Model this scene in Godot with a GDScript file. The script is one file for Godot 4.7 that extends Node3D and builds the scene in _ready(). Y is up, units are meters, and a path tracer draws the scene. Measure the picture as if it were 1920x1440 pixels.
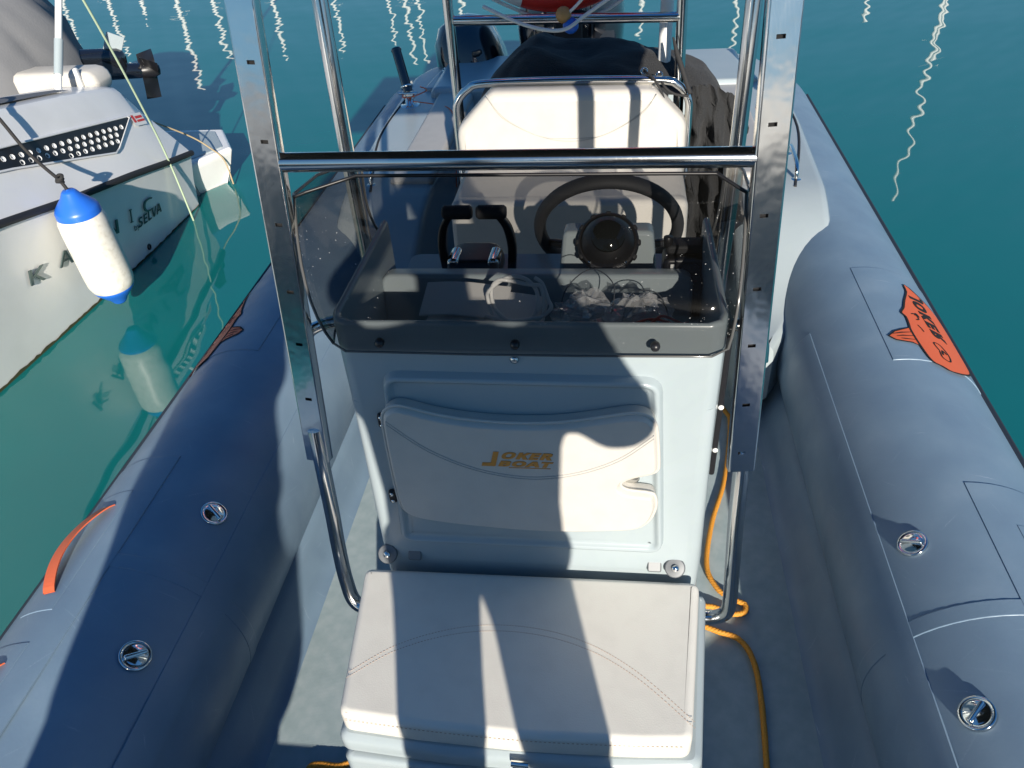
extends Node3D
# Scale: metres, y up, the boat's axis along z (stern towards -z), water at y = 0.

const TX := 1.0      # inflatable tubes: half spacing, height of axis, radius
const TY := 0.52
const TR := 0.27
const FLOOR_Y := 0.30
const SUN := Vector3(-0.33, -0.51, -1.28)

var M := {}
var used := {}
var boat: Node3D


func _ready() -> void:
	set_up_view()
	make_materials()
	build_surroundings()
	build_boat_hull()
	build_console()
	build_bow_seat()
	build_windscreen()
	build_dashboard()
	build_t_top()
	build_helm_seat()
	build_stern()
	build_loose_things()
	build_white_boat()
	build_far_masts()
	build_people()


func set_up_view() -> void:
	var cam := Camera3D.new()
	cam.name = "camera"
	cam.position = Vector3(0.15, 2.15, 0.0)
	var b := Basis(Vector3.UP, deg_to_rad(9.12)) * Basis(Vector3.RIGHT, deg_to_rad(-37.8)) * Basis(Vector3.BACK, deg_to_rad(-4.5))
	cam.basis = b
	cam.fov = 53.13
	cam.near = 0.05
	cam.far = 2000.0
	add_child(cam)
	cam.current = true
	var we := WorldEnvironment.new()
	we.name = "world_environment"
	var env := Environment.new()
	env.background_mode = Environment.BG_SKY
	var sm := ProceduralSkyMaterial.new()
	sm.sky_top_color = Color(0.14, 0.385, 0.66)
	sm.sky_horizon_color = Color(0.56, 0.78, 0.93)
	sm.sky_curve = 0.32
	sm.ground_bottom_color = Color(0.05, 0.16, 0.18)
	sm.ground_horizon_color = Color(0.45, 0.60, 0.70)
	sm.sky_energy_multiplier = 0.74
	var sky := Sky.new()
	sky.sky_material = sm
	env.sky = sky
	env.tonemap_mode = Environment.TONE_MAPPER_LINEAR
	env.tonemap_exposure = 1.5
	env.sdfgi_enabled = true
	env.ssao_enabled = true
	env.ssil_enabled = true
	we.environment = env
	add_child(we)
	var sun := DirectionalLight3D.new()
	sun.name = "sun"
	sun.light_energy = 1.6
	sun.light_color = Color(1.0, 0.965, 0.91)
	sun.light_angular_distance = 0.5
	sun.shadow_enabled = true
	add_child(sun)
	sun.look_at_from_position(Vector3.ZERO, SUN, Vector3.UP)


# ------------------------------------------------------------------ geometry
class Geo:
	var v := PackedVector3Array()
	var s := PackedInt32Array()

	func tri(a: Vector3, b: Vector3, c: Vector3, sg := 0) -> void:
		v.append(a); v.append(b); v.append(c); s.append(sg)

	func quad(a: Vector3, b: Vector3, c: Vector3, d: Vector3, sg := 0) -> void:
		tri(a, b, c, sg); tri(a, c, d, sg)

	func flip(from: int) -> void:
		for i in range(from, v.size(), 3):
			var t := v[i + 1]
			v[i + 1] = v[i + 2]
			v[i + 2] = t

	func closed(from: int) -> void:      # front faces run clockwise seen from outside
		var vol := 0.0
		var o := v[from] if from < v.size() else Vector3.ZERO
		for i in range(from, v.size(), 3):
			vol += (v[i] - o).dot((v[i + 1] - o).cross(v[i + 2] - o))
		if vol > 0.0:
			flip(from)

	func facing(from: int, dir: Vector3) -> void:
		var n := Vector3.ZERO
		for i in range(from, v.size(), 3):
			n += (v[i + 1] - v[i]).cross(v[i + 2] - v[i])
		if n.dot(dir) > 0.0:
			flip(from)

	func grid(rows: Array, close_u := false, close_v := false, sg := 0) -> int:
		var from := v.size()
		var nr := rows.size()
		var nc: int = rows[0].size()
		for i in (nr if close_v else nr - 1):
			var r0: PackedVector3Array = rows[i]
			var r1: PackedVector3Array = rows[(i + 1) % nr]
			for j in (nc if close_u else nc - 1):
				var k := (j + 1) % nc
				quad(r0[j], r0[k], r1[k], r1[j], sg)
		return from

	func fan(ring: PackedVector3Array, sg := -1, mid = null) -> void:
		var c := Vector3.ZERO
		if mid == null:
			for p in ring: c += p
			c /= ring.size()
		else:
			c = mid
		for j in ring.size():
			tri(c, ring[j], ring[(j + 1) % ring.size()], sg)

	func tube(path: PackedVector3Array, r, sides := 10, cap := true, sg := 0) -> void:
		var from := v.size()
		var n := path.size()
		var rows := []
		var t0 := (path[1] - path[0]).normalized()
		var up := Vector3.UP if absf(t0.y) < 0.9 else Vector3.RIGHT
		var nrm := (up - t0 * up.dot(t0)).normalized()
		for i in n:
			var t: Vector3
			if i == 0: t = path[1] - path[0]
			elif i == n - 1: t = path[n - 1] - path[n - 2]
			else: t = (path[i + 1] - path[i]).normalized() + (path[i] - path[i - 1]).normalized()
			t = t.normalized()
			nrm = (nrm - t * nrm.dot(t)).normalized()
			var bn := t.cross(nrm)
			var rad: float = r[i] if r is Array or r is PackedFloat32Array else r
			var row := PackedVector3Array()
			for k in sides:
				var a := TAU * k / sides
				row.append(path[i] + (nrm * cos(a) + bn * sin(a)) * rad)
			rows.append(row)
		grid(rows, true, false, sg)
		if cap:
			var c := v.size()
			fan(rows[0])
			flip(c)
			fan(rows[n - 1])
		closed(from)

	func lathe(prof: PackedVector2Array, xf: Transform3D, sides := 20, sg := 0) -> void:
		var from := v.size()
		var rows := []
		for p in prof:
			var row := PackedVector3Array()
			for k in sides:
				var a := TAU * k / sides
				row.append(xf * Vector3(p.x * cos(a), p.y, p.x * sin(a)))
			rows.append(row)
		grid(rows, true, false, sg)
		closed(from)

	# polygon in the xy plane of xf, built up in rings (inset, height along z)
	func prism(poly: PackedVector2Array, xf: Transform3D, rings: Array, sg := 1) -> void:
		var from := v.size()
		var p := poly.duplicate()
		if Geometry2D.is_polygon_clockwise(p): p.reverse()
		var n := p.size()
		var nr := PackedVector2Array()
		for i in n:
			var a := (p[i] - p[(i + n - 1) % n]).normalized()
			var b := (p[(i + 1) % n] - p[i]).normalized()
			var m := Vector2(-a.y, a.x) + Vector2(-b.y, b.x)
			var l := m.length()
			m = m / l if l > 0.01 else Vector2(-a.y, a.x)
			m /= maxf(0.5, m.dot(Vector2(-a.y, a.x)))
			nr.append(m)
		var rows := []
		for rg in rings:
			var row := PackedVector3Array()
			for i in n:
				var q: Vector2 = p[i] + nr[i] * rg[0]
				row.append(xf * Vector3(q.x, q.y, rg[1]))
			rows.append(row)
		grid(rows, true, false, sg)
		for e in 2:
			var rg = rings[0] if e == 0 else rings[-1]
			var row: PackedVector3Array = rows[0] if e == 0 else rows[-1]
			var flat := PackedVector2Array()
			for i in n: flat.append(p[i] + nr[i] * rg[0])
			var ix := Geometry2D.triangulate_polygon(flat)
			if ix.is_empty(): ix = Geometry2D.triangulate_polygon(p)
			if ix.is_empty():
				var c := Vector3.ZERO
				for q in row: c += q
				for i in n:
					if e == 1: tri(c / n, row[i], row[(i + 1) % n], -1)
					else: tri(c / n, row[(i + 1) % n], row[i], -1)
			# keep the caps' winding the same as the sides'
			for i in range(0, ix.size(), 3):
				var a2 := flat[ix[i]]; var b2 := flat[ix[i + 1]]; var c2 := flat[ix[i + 2]]
				var ccw := (b2 - a2).cross(c2 - a2) > 0.0
				var want := e == 1
				if ccw == want: tri(row[ix[i]], row[ix[i + 1]], row[ix[i + 2]], -1)
				else: tri(row[ix[i]], row[ix[i + 2]], row[ix[i + 1]], -1)
		closed(from)

	func box(c: Vector3, size: Vector3, bev := 0.004, basis := Basis.IDENTITY) -> void:
		var h := size * 0.5
		var b := minf(bev, minf(h.x, minf(h.y, h.z)) * 0.9)
		var poly := PackedVector2Array()
		var q := minf(b * 1.7, minf(h.x, h.y) * 0.96)
		for cs in [[1, 1, 0], [-1, 1, 1], [-1, -1, 2], [1, -1, 3]]:
			for k in 4:
				var a: float = PI / 2 * (cs[2] + k / 3.0)
				poly.append(Vector2(cs[0] * (h.x - q) + q * cos(a), cs[1] * (h.y - q) + q * sin(a)))
		prism(poly, Transform3D(basis, c), [[b, -h.z], [b * 0.3, -h.z + b * 0.3], [0.0, -h.z + b], [0.0, h.z - b], [b * 0.3, h.z - b * 0.3], [b, h.z]], 1)

	func torus(c: Vector3, R: float, r: float, basis: Basis, a0 := 0.0, a1 := TAU, n := 48, sides := 14, r2 := -1.0) -> void:
		var full := absf(a1 - a0 - TAU) < 0.001
		var from := v.size()
		var rows := []
		if r2 < 0.0: r2 = r
		for i in (n if full else n + 1):
			var a := a0 + (a1 - a0) * i / n
			var d := Vector3(cos(a), sin(a), 0)
			var row := PackedVector3Array()
			for k in sides:
				var e := TAU * k / sides
				row.append(c + basis * (d * (R + r * cos(e)) + Vector3(0, 0, r2 * sin(e))))
			rows.append(row)
		grid(rows, true, full, 0)
		if not full:
			var f := v.size()
			fan(rows[0])
			flip(f)
			fan(rows[-1])
		closed(from)

	func mesh() -> ArrayMesh:
		var nv := v.size()
		var nn := PackedVector3Array()
		nn.resize(nv)
		var sums := {}
		var keys := []
		keys.resize(nv)
		for i in range(0, nv, 3):
			var fn := (v[i + 2] - v[i]).cross(v[i + 1] - v[i])
			var g := s[i / 3]
			if g < 0:
				var u := fn.normalized()
				nn[i] = u; nn[i + 1] = u; nn[i + 2] = u
				continue
			for k in 3:
				var p := v[i + k]
				var key := Vector4i(roundi(p.x * 20000.0), roundi(p.y * 20000.0), roundi(p.z * 20000.0), g)
				keys[i + k] = key
				sums[key] = sums.get(key, Vector3.ZERO) + fn
		for i in nv:
			if s[i / 3] >= 0:
				var m: Vector3 = sums[keys[i]]
				nn[i] = m.normalized() if m.length_squared() > 1e-20 else Vector3.UP
		var arr := []
		arr.resize(Mesh.ARRAY_MAX)
		arr[Mesh.ARRAY_VERTEX] = v
		arr[Mesh.ARRAY_NORMAL] = nn
		var am := ArrayMesh.new()
		am.add_surface_from_arrays(Mesh.PRIMITIVE_TRIANGLES, arr)
		return am


func rr(w: float, h: float, r: float, n := 5, c := Vector2.ZERO) -> PackedVector2Array:
	return rp([c + Vector2(-w / 2, -h / 2), c + Vector2(w / 2, -h / 2), c + Vector2(w / 2, h / 2), c + Vector2(-w / 2, h / 2)], r, n)


func rp(pts: Array, r: float, n := 5) -> PackedVector2Array:      # polygon with rounded corners
	var out := PackedVector2Array()
	var k := pts.size()
	for i in k:
		var p: Vector2 = pts[i]
		var a: Vector2 = (pts[(i + k - 1) % k] - p).normalized()
		var b: Vector2 = (pts[(i + 1) % k] - p).normalized()
		var ra := minf(r, p.distance_to(pts[(i + k - 1) % k]) * 0.45)
		var rb := minf(r, p.distance_to(pts[(i + 1) % k]) * 0.45)
		var q0 := p + a * ra
		var q1 := p + b * rb
		for j in n + 1:
			var t := float(j) / n
			out.append(q0.lerp(p, t).lerp(p.lerp(q1, t), t))
	return out


func cr(pts: Array, n := 6, loop := false) -> PackedVector3Array:      # smooth curve through points
	var out := PackedVector3Array()
	var k := pts.size()
	for i in (k if loop else k - 1):
		var p0: Vector3 = pts[(i + k - 1) % k] if loop or i > 0 else pts[0]
		var p1: Vector3 = pts[i]
		var p2: Vector3 = pts[(i + 1) % k]
		var p3: Vector3 = pts[(i + 2) % k] if loop or i + 2 < k else pts[k - 1]
		for j in n:
			out.append(p1.cubic_interpolate(p2, p0, p3, float(j) / n))
	if not loop: out.append(pts[k - 1])
	return out


func smooth2(pts: Array, n := 4) -> PackedVector2Array:
	var a := []
	for p in pts: a.append(Vector3(p.x, p.y, 0))
	var out := PackedVector2Array()
	for p in cr(a, n, true): out.append(Vector2(p.x, p.y))
	return out


func axis_basis(z: Vector3, up := Vector3.UP) -> Basis:      # z axis along z
	z = z.normalized()
	if absf(z.dot(up)) > 0.99: up = Vector3.RIGHT
	var x := up.cross(z).normalized()
	return Basis(x, z.cross(x), z)


func y_basis(y: Vector3) -> Basis:      # y axis along y
	var b := axis_basis(y)
	return Basis(b.y, b.z, b.x)


# ------------------------------------------------------------------ scene tree
func numbered(n: String, parent: Node) -> String:
	var key := str(parent.get_instance_id()) + n
	var k: int = used.get(key, 0)
	used[key] = k + 1
	return n if k == 0 else "%s_%03d" % [n, k]


func thing(n: String, label: String, category: String, at := Vector3.ZERO, group := "") -> Node3D:
	var o := Node3D.new()
	o.name = numbered(n, self)
	add_child(o, true)
	o.position = at
	o.set_meta("label", label)
	o.set_meta("category", category)
	o.set_meta("world", at)
	if group: o.set_meta("group", group)
	return o


func part(parent: Node3D, n: String, g: Geo, m: Material, label := "") -> MeshInstance3D:      # geometry in world coordinates
	var o := MeshInstance3D.new()
	o.mesh = g.mesh()
	o.material_override = m
	o.name = numbered(n, parent)
	parent.add_child(o, true)
	var w: Vector3 = parent.get_meta("world") if parent.has_meta("world") else Vector3.ZERO
	o.position = -w
	o.set_meta("world", Vector3.ZERO)
	if label: o.set_meta("label", label)
	return o


func single(n: String, g: Geo, m: Material, label: String, category: String, group := "") -> MeshInstance3D:
	var o := part(self, n, g, m, label)
	o.set_meta("category", category)
	if group: o.set_meta("group", group)
	return o


func struct(n: String, g: Geo, m: Material, label: String) -> MeshInstance3D:
	var o := part(self, n, g, m, label)
	o.set_meta("kind", "structure")
	return o


# lettering: fn maps (0..1 across, 0..1 up, 0..1 out) to a point
func lettering(text: String, fn: Callable, weight := 700) -> Geo:
	var f := SystemFont.new()
	f.font_names = PackedStringArray(["Droid Sans"])
	f.font_weight = weight
	var tm := TextMesh.new()
	var fv := FontVariation.new()
	fv.base_font = f
	fv.variation_embolden = 0.9 if weight >= 800 else 0.0
	tm.font = fv
	tm.text = text
	tm.font_size = 64
	tm.depth = 0.05
	tm.pixel_size = 0.01
	tm.curve_step = 2.0
	var arr := tm.surface_get_arrays(0) if tm.get_surface_count() > 0 else []
	var g := Geo.new()
	if arr.is_empty():
		return g
	var vs: PackedVector3Array = arr[Mesh.ARRAY_VERTEX]
	var ix: PackedInt32Array = arr[Mesh.ARRAY_INDEX] if arr[Mesh.ARRAY_INDEX] != null else PackedInt32Array()
	var lo := vs[0]
	var hi := vs[0]
	for p in vs:
		lo = lo.min(p); hi = hi.max(p)
	var sz := hi - lo
	if ix.is_empty():
		for i in vs.size(): ix.append(i)
	for i in range(0, ix.size(), 3):
		var q := []
		for k in 3:
			var p := (vs[ix[i + k]] - lo) / sz
			q.append(fn.call(p.x, p.y, p.z))
		g.tri(q[0], q[1], q[2], -1)
	g.closed(0)
	return g


# ------------------------------------------------------------------ materials
func noise_image(sd: int, freq: float, oct: int, size := 512, type := FastNoiseLite.TYPE_SIMPLEX_SMOOTH) -> Image:
	var n := FastNoiseLite.new()
	n.seed = sd
	n.noise_type = type
	n.frequency = freq
	n.fractal_octaves = oct
	return n.get_seamless_image(size, size)


func ramp_tex(im: Image, stops: Array) -> ImageTexture:      # [[0..1, Color], ...] sRGB
	im.convert(Image.FORMAT_L8)
	var d := im.get_data()
	var lut := PackedByteArray()
	for i in 256:
		var t := i / 255.0
		var c: Color = stops[0][1]
		for k in stops.size() - 1:
			if t >= stops[k][0]:
				c = (stops[k][1] as Color).lerp(stops[k + 1][1], clampf((t - stops[k][0]) / (stops[k + 1][0] - stops[k][0]), 0, 1))
		lut.append(c.r8); lut.append(c.g8); lut.append(c.b8)
	var out := PackedByteArray()
	out.resize(d.size() * 3)
	for i in d.size():
		var k := d[i] * 3
		out[i * 3] = lut[k]; out[i * 3 + 1] = lut[k + 1]; out[i * 3 + 2] = lut[k + 2]
	var o := Image.create_from_data(im.get_width(), im.get_height(), false, Image.FORMAT_RGB8, out)
	return ImageTexture.create_from_image(o)


func grey_tex(im: Image, lo: float, hi: float) -> ImageTexture:
	return ramp_tex(im, [[0.0, Color(lo, lo, lo)], [1.0, Color(hi, hi, hi)]])


func mat(c: Color, rough := 0.5, metal := 0.0, spec := 0.5) -> StandardMaterial3D:
	var m := StandardMaterial3D.new()
	m.albedo_color = c
	m.roughness = rough
	m.metallic = metal
	m.metallic_specular = spec
	return m


func tri_planar(m: StandardMaterial3D, scale: float) -> void:
	m.uv1_triplanar = true
	m.uv1_world_triplanar = true
	m.uv1_scale = Vector3.ONE * scale
	m.uv1_triplanar_sharpness = 4.0


func lin(r: float, g: float, b: float) -> Color:
	return Color(r, g, b).linear_to_srgb()


func streak_image(size: int, n: int, sd: int, base: float, amp: float, len0: float, len1: float, dirs: Array) -> Image:
	var rg := RandomNumberGenerator.new()
	rg.seed = sd
	var d := PackedFloat32Array()
	d.resize(size * size)
	d.fill(base)
	for i in n:
		var p := Vector2(rg.randf() * size, rg.randf() * size)
		var a: float = dirs[rg.randi() % dirs.size()] + rg.randf_range(-0.25, 0.25)
		var st := Vector2(cos(a), sin(a))
		var l := rg.randf_range(len0, len1)
		var q := rg.randf_range(0.2, 1.0) * amp
		for k in int(l):
			var x := posmod(int(p.x), size)
			var y := posmod(int(p.y), size)
			d[y * size + x] = clampf(d[y * size + x] + q * sin(PI * k / l), 0, 1)
			p += st
			st = st.rotated(rg.randf_range(-0.02, 0.02))
	var by := PackedByteArray()
	by.resize(size * size)
	for i in d.size(): by[i] = int(clampf(d[i], 0, 1) * 255)
	return Image.create_from_data(size, size, false, Image.FORMAT_L8, by)


func blotched(a: Image, b: Image) -> Image:      # patches of b under the fine marks of a
	b.convert(Image.FORMAT_L8)
	var da := a.get_data()
	var db := b.get_data()
	for i in da.size():
		da[i] = mini(255, da[i] + int(smoothstep(95.0, 165.0, db[i]) * 120.0))
	return Image.create_from_data(a.get_width(), a.get_height(), false, Image.FORMAT_L8, da)


func make_materials() -> void:
	# inflatable tube cloth: blue grey, chalked and scuffed
	var t := mat(Color.WHITE, 0.42)
	var im := noise_image(3, 0.006, 5)
	im.convert(Image.FORMAT_L8)
	var sc := streak_image(512, 70, 5, 0.0, 0.5, 10, 60, [0.3, 1.2, 2.4])
	var a := im.get_data()
	var b := sc.get_data()
	for i in a.size(): a[i] = mini(255, int(a[i] * 0.72) + int(b[i] * 1.1))
	var im2 := Image.create_from_data(512, 512, false, Image.FORMAT_L8, a)
	t.albedo_texture = ramp_tex(im2, [[0.0, lin(0.15, 0.225, 0.31)], [0.5, lin(0.185, 0.27, 0.355)], [0.75, lin(0.215, 0.30, 0.385)], [1.0, lin(0.34, 0.41, 0.50)]])
	t.roughness_texture = grey_tex(noise_image(8, 0.012, 4), 0.6, 1.0)
	t.roughness = 0.55
	t.heightmap_enabled = true
	t.heightmap_texture = ImageTexture.create_from_image(noise_image(9, 0.2, 3))
	t.heightmap_scale = 0.012
	tri_planar(t, 1.1)
	M.tube = t
	M.washer = mat(lin(0.14, 0.15, 0.16), 0.45, 0.2)
	M.tube_dark = mat(lin(0.035, 0.045, 0.06), 0.6)
	# gel coat
	var g := mat(Color.WHITE, 0.22)
	g.albedo_texture = ramp_tex(noise_image(11, 0.01, 4), [[0.0, lin(0.335, 0.39, 0.41)], [0.6, lin(0.345, 0.40, 0.42)], [1.0, lin(0.355, 0.405, 0.425)]])
	g.roughness_texture = grey_tex(noise_image(12, 0.006, 3), 0.85, 1.0)
	g.roughness = 0.24
	tri_planar(g, 1.3)
	M.gel = g
	# non-skid floor
	var f := mat(Color.WHITE, 0.6)
	var fim := noise_image(21, 0.008, 5)
	f.albedo_texture = ramp_tex(fim, [[0.0, lin(0.27, 0.345, 0.36)], [0.5, lin(0.31, 0.385, 0.40)], [1.0, lin(0.36, 0.425, 0.44)]])
	var dby := PackedByteArray()
	dby.resize(1024 * 1024)
	var lut := PackedFloat32Array()
	for x in 1024: lut.append(absf(sin(x * PI * 64.0 / 1024.0)))
	for y in 1024:
		for x in 1024:
			dby[y * 1024 + x] = int(255.0 * sqrt(lut[x] * lut[y]))
	f.heightmap_enabled = true
	f.heightmap_texture = ImageTexture.create_from_image(Image.create_from_data(1024, 1024, false, Image.FORMAT_L8, dby))
	f.heightmap_scale = 0.015
	tri_planar(f, 4.0)
	M.floor = f
	# vinyl upholstery
	M.vinyl = vinyl(lin(0.545, 0.52, 0.475), 31)
	M.vinyl_lit = vinyl(lin(0.68, 0.655, 0.595), 35)  # same vinyl made paler to offset weak sunlight on the flat cushion
	M.vinyl_grey = vinyl(lin(0.40, 0.39, 0.37), 33)
	M.stitch = mat(lin(0.46, 0.33, 0.25), 0.8)
	M.salt = mat(Color(0.9, 0.9, 0.9, 0.35), 0.7)
	M.salt.transparency = BaseMaterial3D.TRANSPARENCY_ALPHA
	# polished stainless steel
	var c := mat(Color(0.86, 0.86, 0.85), 0.3, 1.0)
	c.roughness_texture = grey_tex(streak_image(512, 900, 41, 0.25, 0.25, 6, 40, [0.2, 1.5, 2.2, 2.9]), 0.15, 1.0)
	c.roughness = 0.35
	tri_planar(c, 6.0)
	M.steel = c
	var p := mat(Color(0.90, 0.90, 0.89), 0.3, 1.0)
	p.roughness_texture = grey_tex(streak_image(512, 500, 44, 0.30, 0.07, 80, 400, [1.571]), 0.1, 1.0)
	p.roughness = 0.34
	p.heightmap_enabled = true
	p.heightmap_texture = ImageTexture.create_from_image(noise_image(45, 0.007, 3))
	p.heightmap_scale = 0.03
	tri_planar(p, 4.0)
	M.plate = p
	M.chrome = mat(Color(0.9, 0.9, 0.89), 0.08, 1.0)
	M.black = mat(lin(0.012, 0.012, 0.014), 0.38)
	M.black_gloss = mat(lin(0.008, 0.009, 0.012), 0.06, 0.0, 0.6)
	M.black_gloss.clearcoat_enabled = true
	M.black_gloss.clearcoat_roughness = 0.05
	M.rubber = mat(lin(0.02, 0.021, 0.024), 0.7)
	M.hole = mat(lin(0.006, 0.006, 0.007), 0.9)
	# tinted acrylic
	var w := mat(Color(0.034, 0.032, 0.027, 0.50), 0.03, 0.0, 0.22)
	w.transparency = BaseMaterial3D.TRANSPARENCY_ALPHA
	w.cull_mode = BaseMaterial3D.CULL_DISABLED
	M.tint = w
	M.tint_edge = mat(lin(0.09, 0.09, 0.088), 0.15)
	var cf := mat(lin(0.018, 0.019, 0.021), 0.9)
	cf.rim_enabled = true
	cf.rim = 0.25
	cf.heightmap_enabled = true
	cf.heightmap_texture = ImageTexture.create_from_image(noise_image(51, 0.05, 3))
	cf.heightmap_scale = 0.3
	tri_planar(cf, 5.0)
	M.canvas = cf
	M.orange = mat(lin(0.70, 0.13, 0.045), 0.55)
	M.orange_print = mat(lin(0.66, 0.27, 0.045), 0.5)
	M.rope_orange = rope_mat(lin(0.72, 0.30, 0.03))
	M.rope_black = mat(lin(0.02, 0.02, 0.021), 0.8)
	M.white = mat(lin(0.78, 0.78, 0.76), 0.3)
	M.white_cord = mat(lin(0.75, 0.74, 0.71), 0.6)
	var pp := mat(lin(0.72, 0.70, 0.66), 0.85)
	M.paper = pp
	M.red = mat(lin(0.62, 0.035, 0.025), 0.35)
	M.red_wire = mat(lin(0.5, 0.02, 0.03), 0.4)
	M.blue = mat(lin(0.02, 0.14, 0.62), 0.35)
	M.wood = mat(lin(0.52, 0.27, 0.09), 0.5)
	# the white boat
	var wh := mat(Color.WHITE, 0.2)
	wh.albedo_texture = ramp_tex(noise_image(61, 0.006, 5), [[0.0, lin(0.74, 0.74, 0.73)], [0.5, lin(0.80, 0.80, 0.79)], [1.0, lin(0.82, 0.82, 0.81)]])
	tri_planar(wh, 0.6)
	M.hull = wh
	M.letter = mat(lin(0.10, 0.14, 0.14), 0.3, 0.6)
	M.letter_dark = mat(lin(0.03, 0.04, 0.045), 0.4)
	var fd := mat(Color.WHITE, 0.4)
	fd.albedo_texture = ramp_tex(noise_image(63, 0.02, 5), [[0.0, lin(0.55, 0.53, 0.46)], [0.45, lin(0.70, 0.68, 0.62)], [1.0, lin(0.76, 0.75, 0.70)]])
	tri_planar(fd, 2.5)
	M.fender = fd
	var gc := mat(lin(0.16, 0.165, 0.175), 0.85)
	gc.heightmap_enabled = true
	gc.heightmap_texture = ImageTexture.create_from_image(noise_image(64, 0.04, 3))
	gc.heightmap_scale = 0.06
	tri_planar(gc, 3.0)
	M.grey_canvas = gc
	M.algae = mat(lin(0.05, 0.055, 0.02), 0.9)
	# clear plastic bag
	var pb := mat(Color(0.92, 0.92, 0.92, 0.30), 0.06, 0.0, 1.0)
	pb.transparency = BaseMaterial3D.TRANSPARENCY_ALPHA
	pb.cull_mode = BaseMaterial3D.CULL_DISABLED
	M.plastic = pb
	M.lens = mat(Color(0.10, 0.11, 0.11), 0.05)
	M.skin = mat(lin(0.45, 0.27, 0.19), 0.5)
	M.skin.subsurf_scatter_enabled = true
	M.skin.subsurf_scatter_strength = 0.15
	M.jacket = mat(lin(0.03, 0.04, 0.07), 0.8)
	M.trousers = mat(lin(0.06, 0.06, 0.065), 0.85)
	M.hair = mat(lin(0.03, 0.02, 0.012), 0.6)
	M.stone = mat(Color.WHITE, 0.85)
	M.stone.albedo_texture = ramp_tex(noise_image(71, 0.02, 5), [[0.0, lin(0.22, 0.21, 0.19)], [1.0, lin(0.38, 0.36, 0.33)]])
	tri_planar(M.stone, 0.3)
	M.hill = mat(Color.WHITE, 0.95)
	M.hill.albedo_texture = ramp_tex(noise_image(72, 0.03, 5), [[0.0, lin(0.03, 0.045, 0.02)], [0.6, lin(0.06, 0.075, 0.035)], [1.0, lin(0.16, 0.14, 0.10)]])
	tri_planar(M.hill, 0.02)
	M.water = water_material()


func vinyl(c: Color, sd: int) -> StandardMaterial3D:
	var m := mat(Color.WHITE, 0.42)
	m.albedo_texture = ramp_tex(noise_image(sd, 0.008, 5), [[0.0, c.darkened(0.025)], [0.6, c], [1.0, c.lightened(0.015)]])
	m.heightmap_enabled = true
	m.heightmap_texture = ImageTexture.create_from_image(noise_image(sd + 1, 0.22, 2, 512, FastNoiseLite.TYPE_CELLULAR))
	m.heightmap_scale = 0.02
	tri_planar(m, 3.0)
	return m


func rope_mat(c: Color) -> StandardMaterial3D:
	var m := mat(Color.WHITE, 0.7)
	m.albedo_texture = ramp_tex(noise_image(55, 0.08, 2), [[0.2, c.darkened(0.2)], [0.6, c], [1.0, c.lightened(0.1)]])
	tri_planar(m, 8.0)
	return m


func water_material() -> StandardMaterial3D:
	var m := mat(lin(0.005, 0.142, 0.142), 0.02, 0.0, 0.65)
	# gentle ripples: a tile of 8 m; slopes stored 25 times too steep and scaled back
	var size := 512
	var tile := 8.0
	var rg := RandomNumberGenerator.new()
	rg.seed = 77
	var sx := PackedFloat32Array(); sx.resize(size * size)
	var sy := PackedFloat32Array(); sy.resize(size * size)
	for w in 26:
		var wl := 2.6 * pow(0.062, w / 25.0)          # 2.6 m down to 0.16 m
		var k := tile / wl
		var ang := rg.randf_range(-1.3, 1.3) + 0.5
		var kx := roundi(k * cos(ang))
		var ky := roundi(k * sin(ang))
		if kx == 0 and ky == 0: kx = 1
		var amp := 0.0022 * rg.randf_range(0.5, 1.2) * lerpf(0.9, 1.7, w / 25.0)
		var kl := sqrt(float(kx * kx + ky * ky))
		var ax := amp * kx / kl
		var ay := amp * ky / kl
		var ph := rg.randf() * TAU
		for y in size:
			for x in size:
				var c := cos(TAU * (kx * x + ky * y) / size + ph)
				sx[y * size + x] += ax * c
				sy[y * size + x] += ay * c
	var by := PackedByteArray()
	by.resize(size * size * 3)
	for i in size * size:
		var n := Vector3(-sx[i] * 25.0, -sy[i] * 25.0, 1.0).normalized()
		by[i * 3] = int(clampf(n.x * 0.5 + 0.5, 0, 1) * 255.0 + 0.5)
		by[i * 3 + 1] = int(clampf(n.y * 0.5 + 0.5, 0, 1) * 255.0 + 0.5)
		by[i * 3 + 2] = int(clampf(n.z * 0.5 + 0.5, 0, 1) * 255.0 + 0.5)
	m.normal_enabled = true
	m.normal_texture = ImageTexture.create_from_image(Image.create_from_data(size, size, false, Image.FORMAT_RGB8, by))
	m.normal_scale = 0.04
	m.uv1_scale = Vector3(400.0 / tile, 400.0 / tile, 1)
	return m


# ------------------------------------------------------------------ surroundings
func build_surroundings() -> void:
	var pm := PlaneMesh.new()
	pm.size = Vector2(400, 400)
	var w := MeshInstance3D.new()
	w.name = "water"
	w.mesh = pm
	w.material_override = M.water
	w.set_meta("kind", "structure")
	w.set_meta("label", "calm teal harbour water with faint ripples")
	add_child(w, true)
	var q := Geo.new()
	q.box(Vector3(0, 0.2, 12.0), Vector3(120, 1.6, 16.0), 0.05)
	struct("quay", q, M.stone, "stone quay behind the bow of the grey boat")


# ------------------------------------------------------------------ the grey inflatable boat
func tp(s: float, deg: float, z: float, off := 0.0) -> Vector3:      # point on a tube; deg outward from the top
	var a := deg_to_rad(deg)
	return Vector3(s * (TX + (TR + off) * sin(a)), TY + (TR + off) * cos(a), z)


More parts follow.
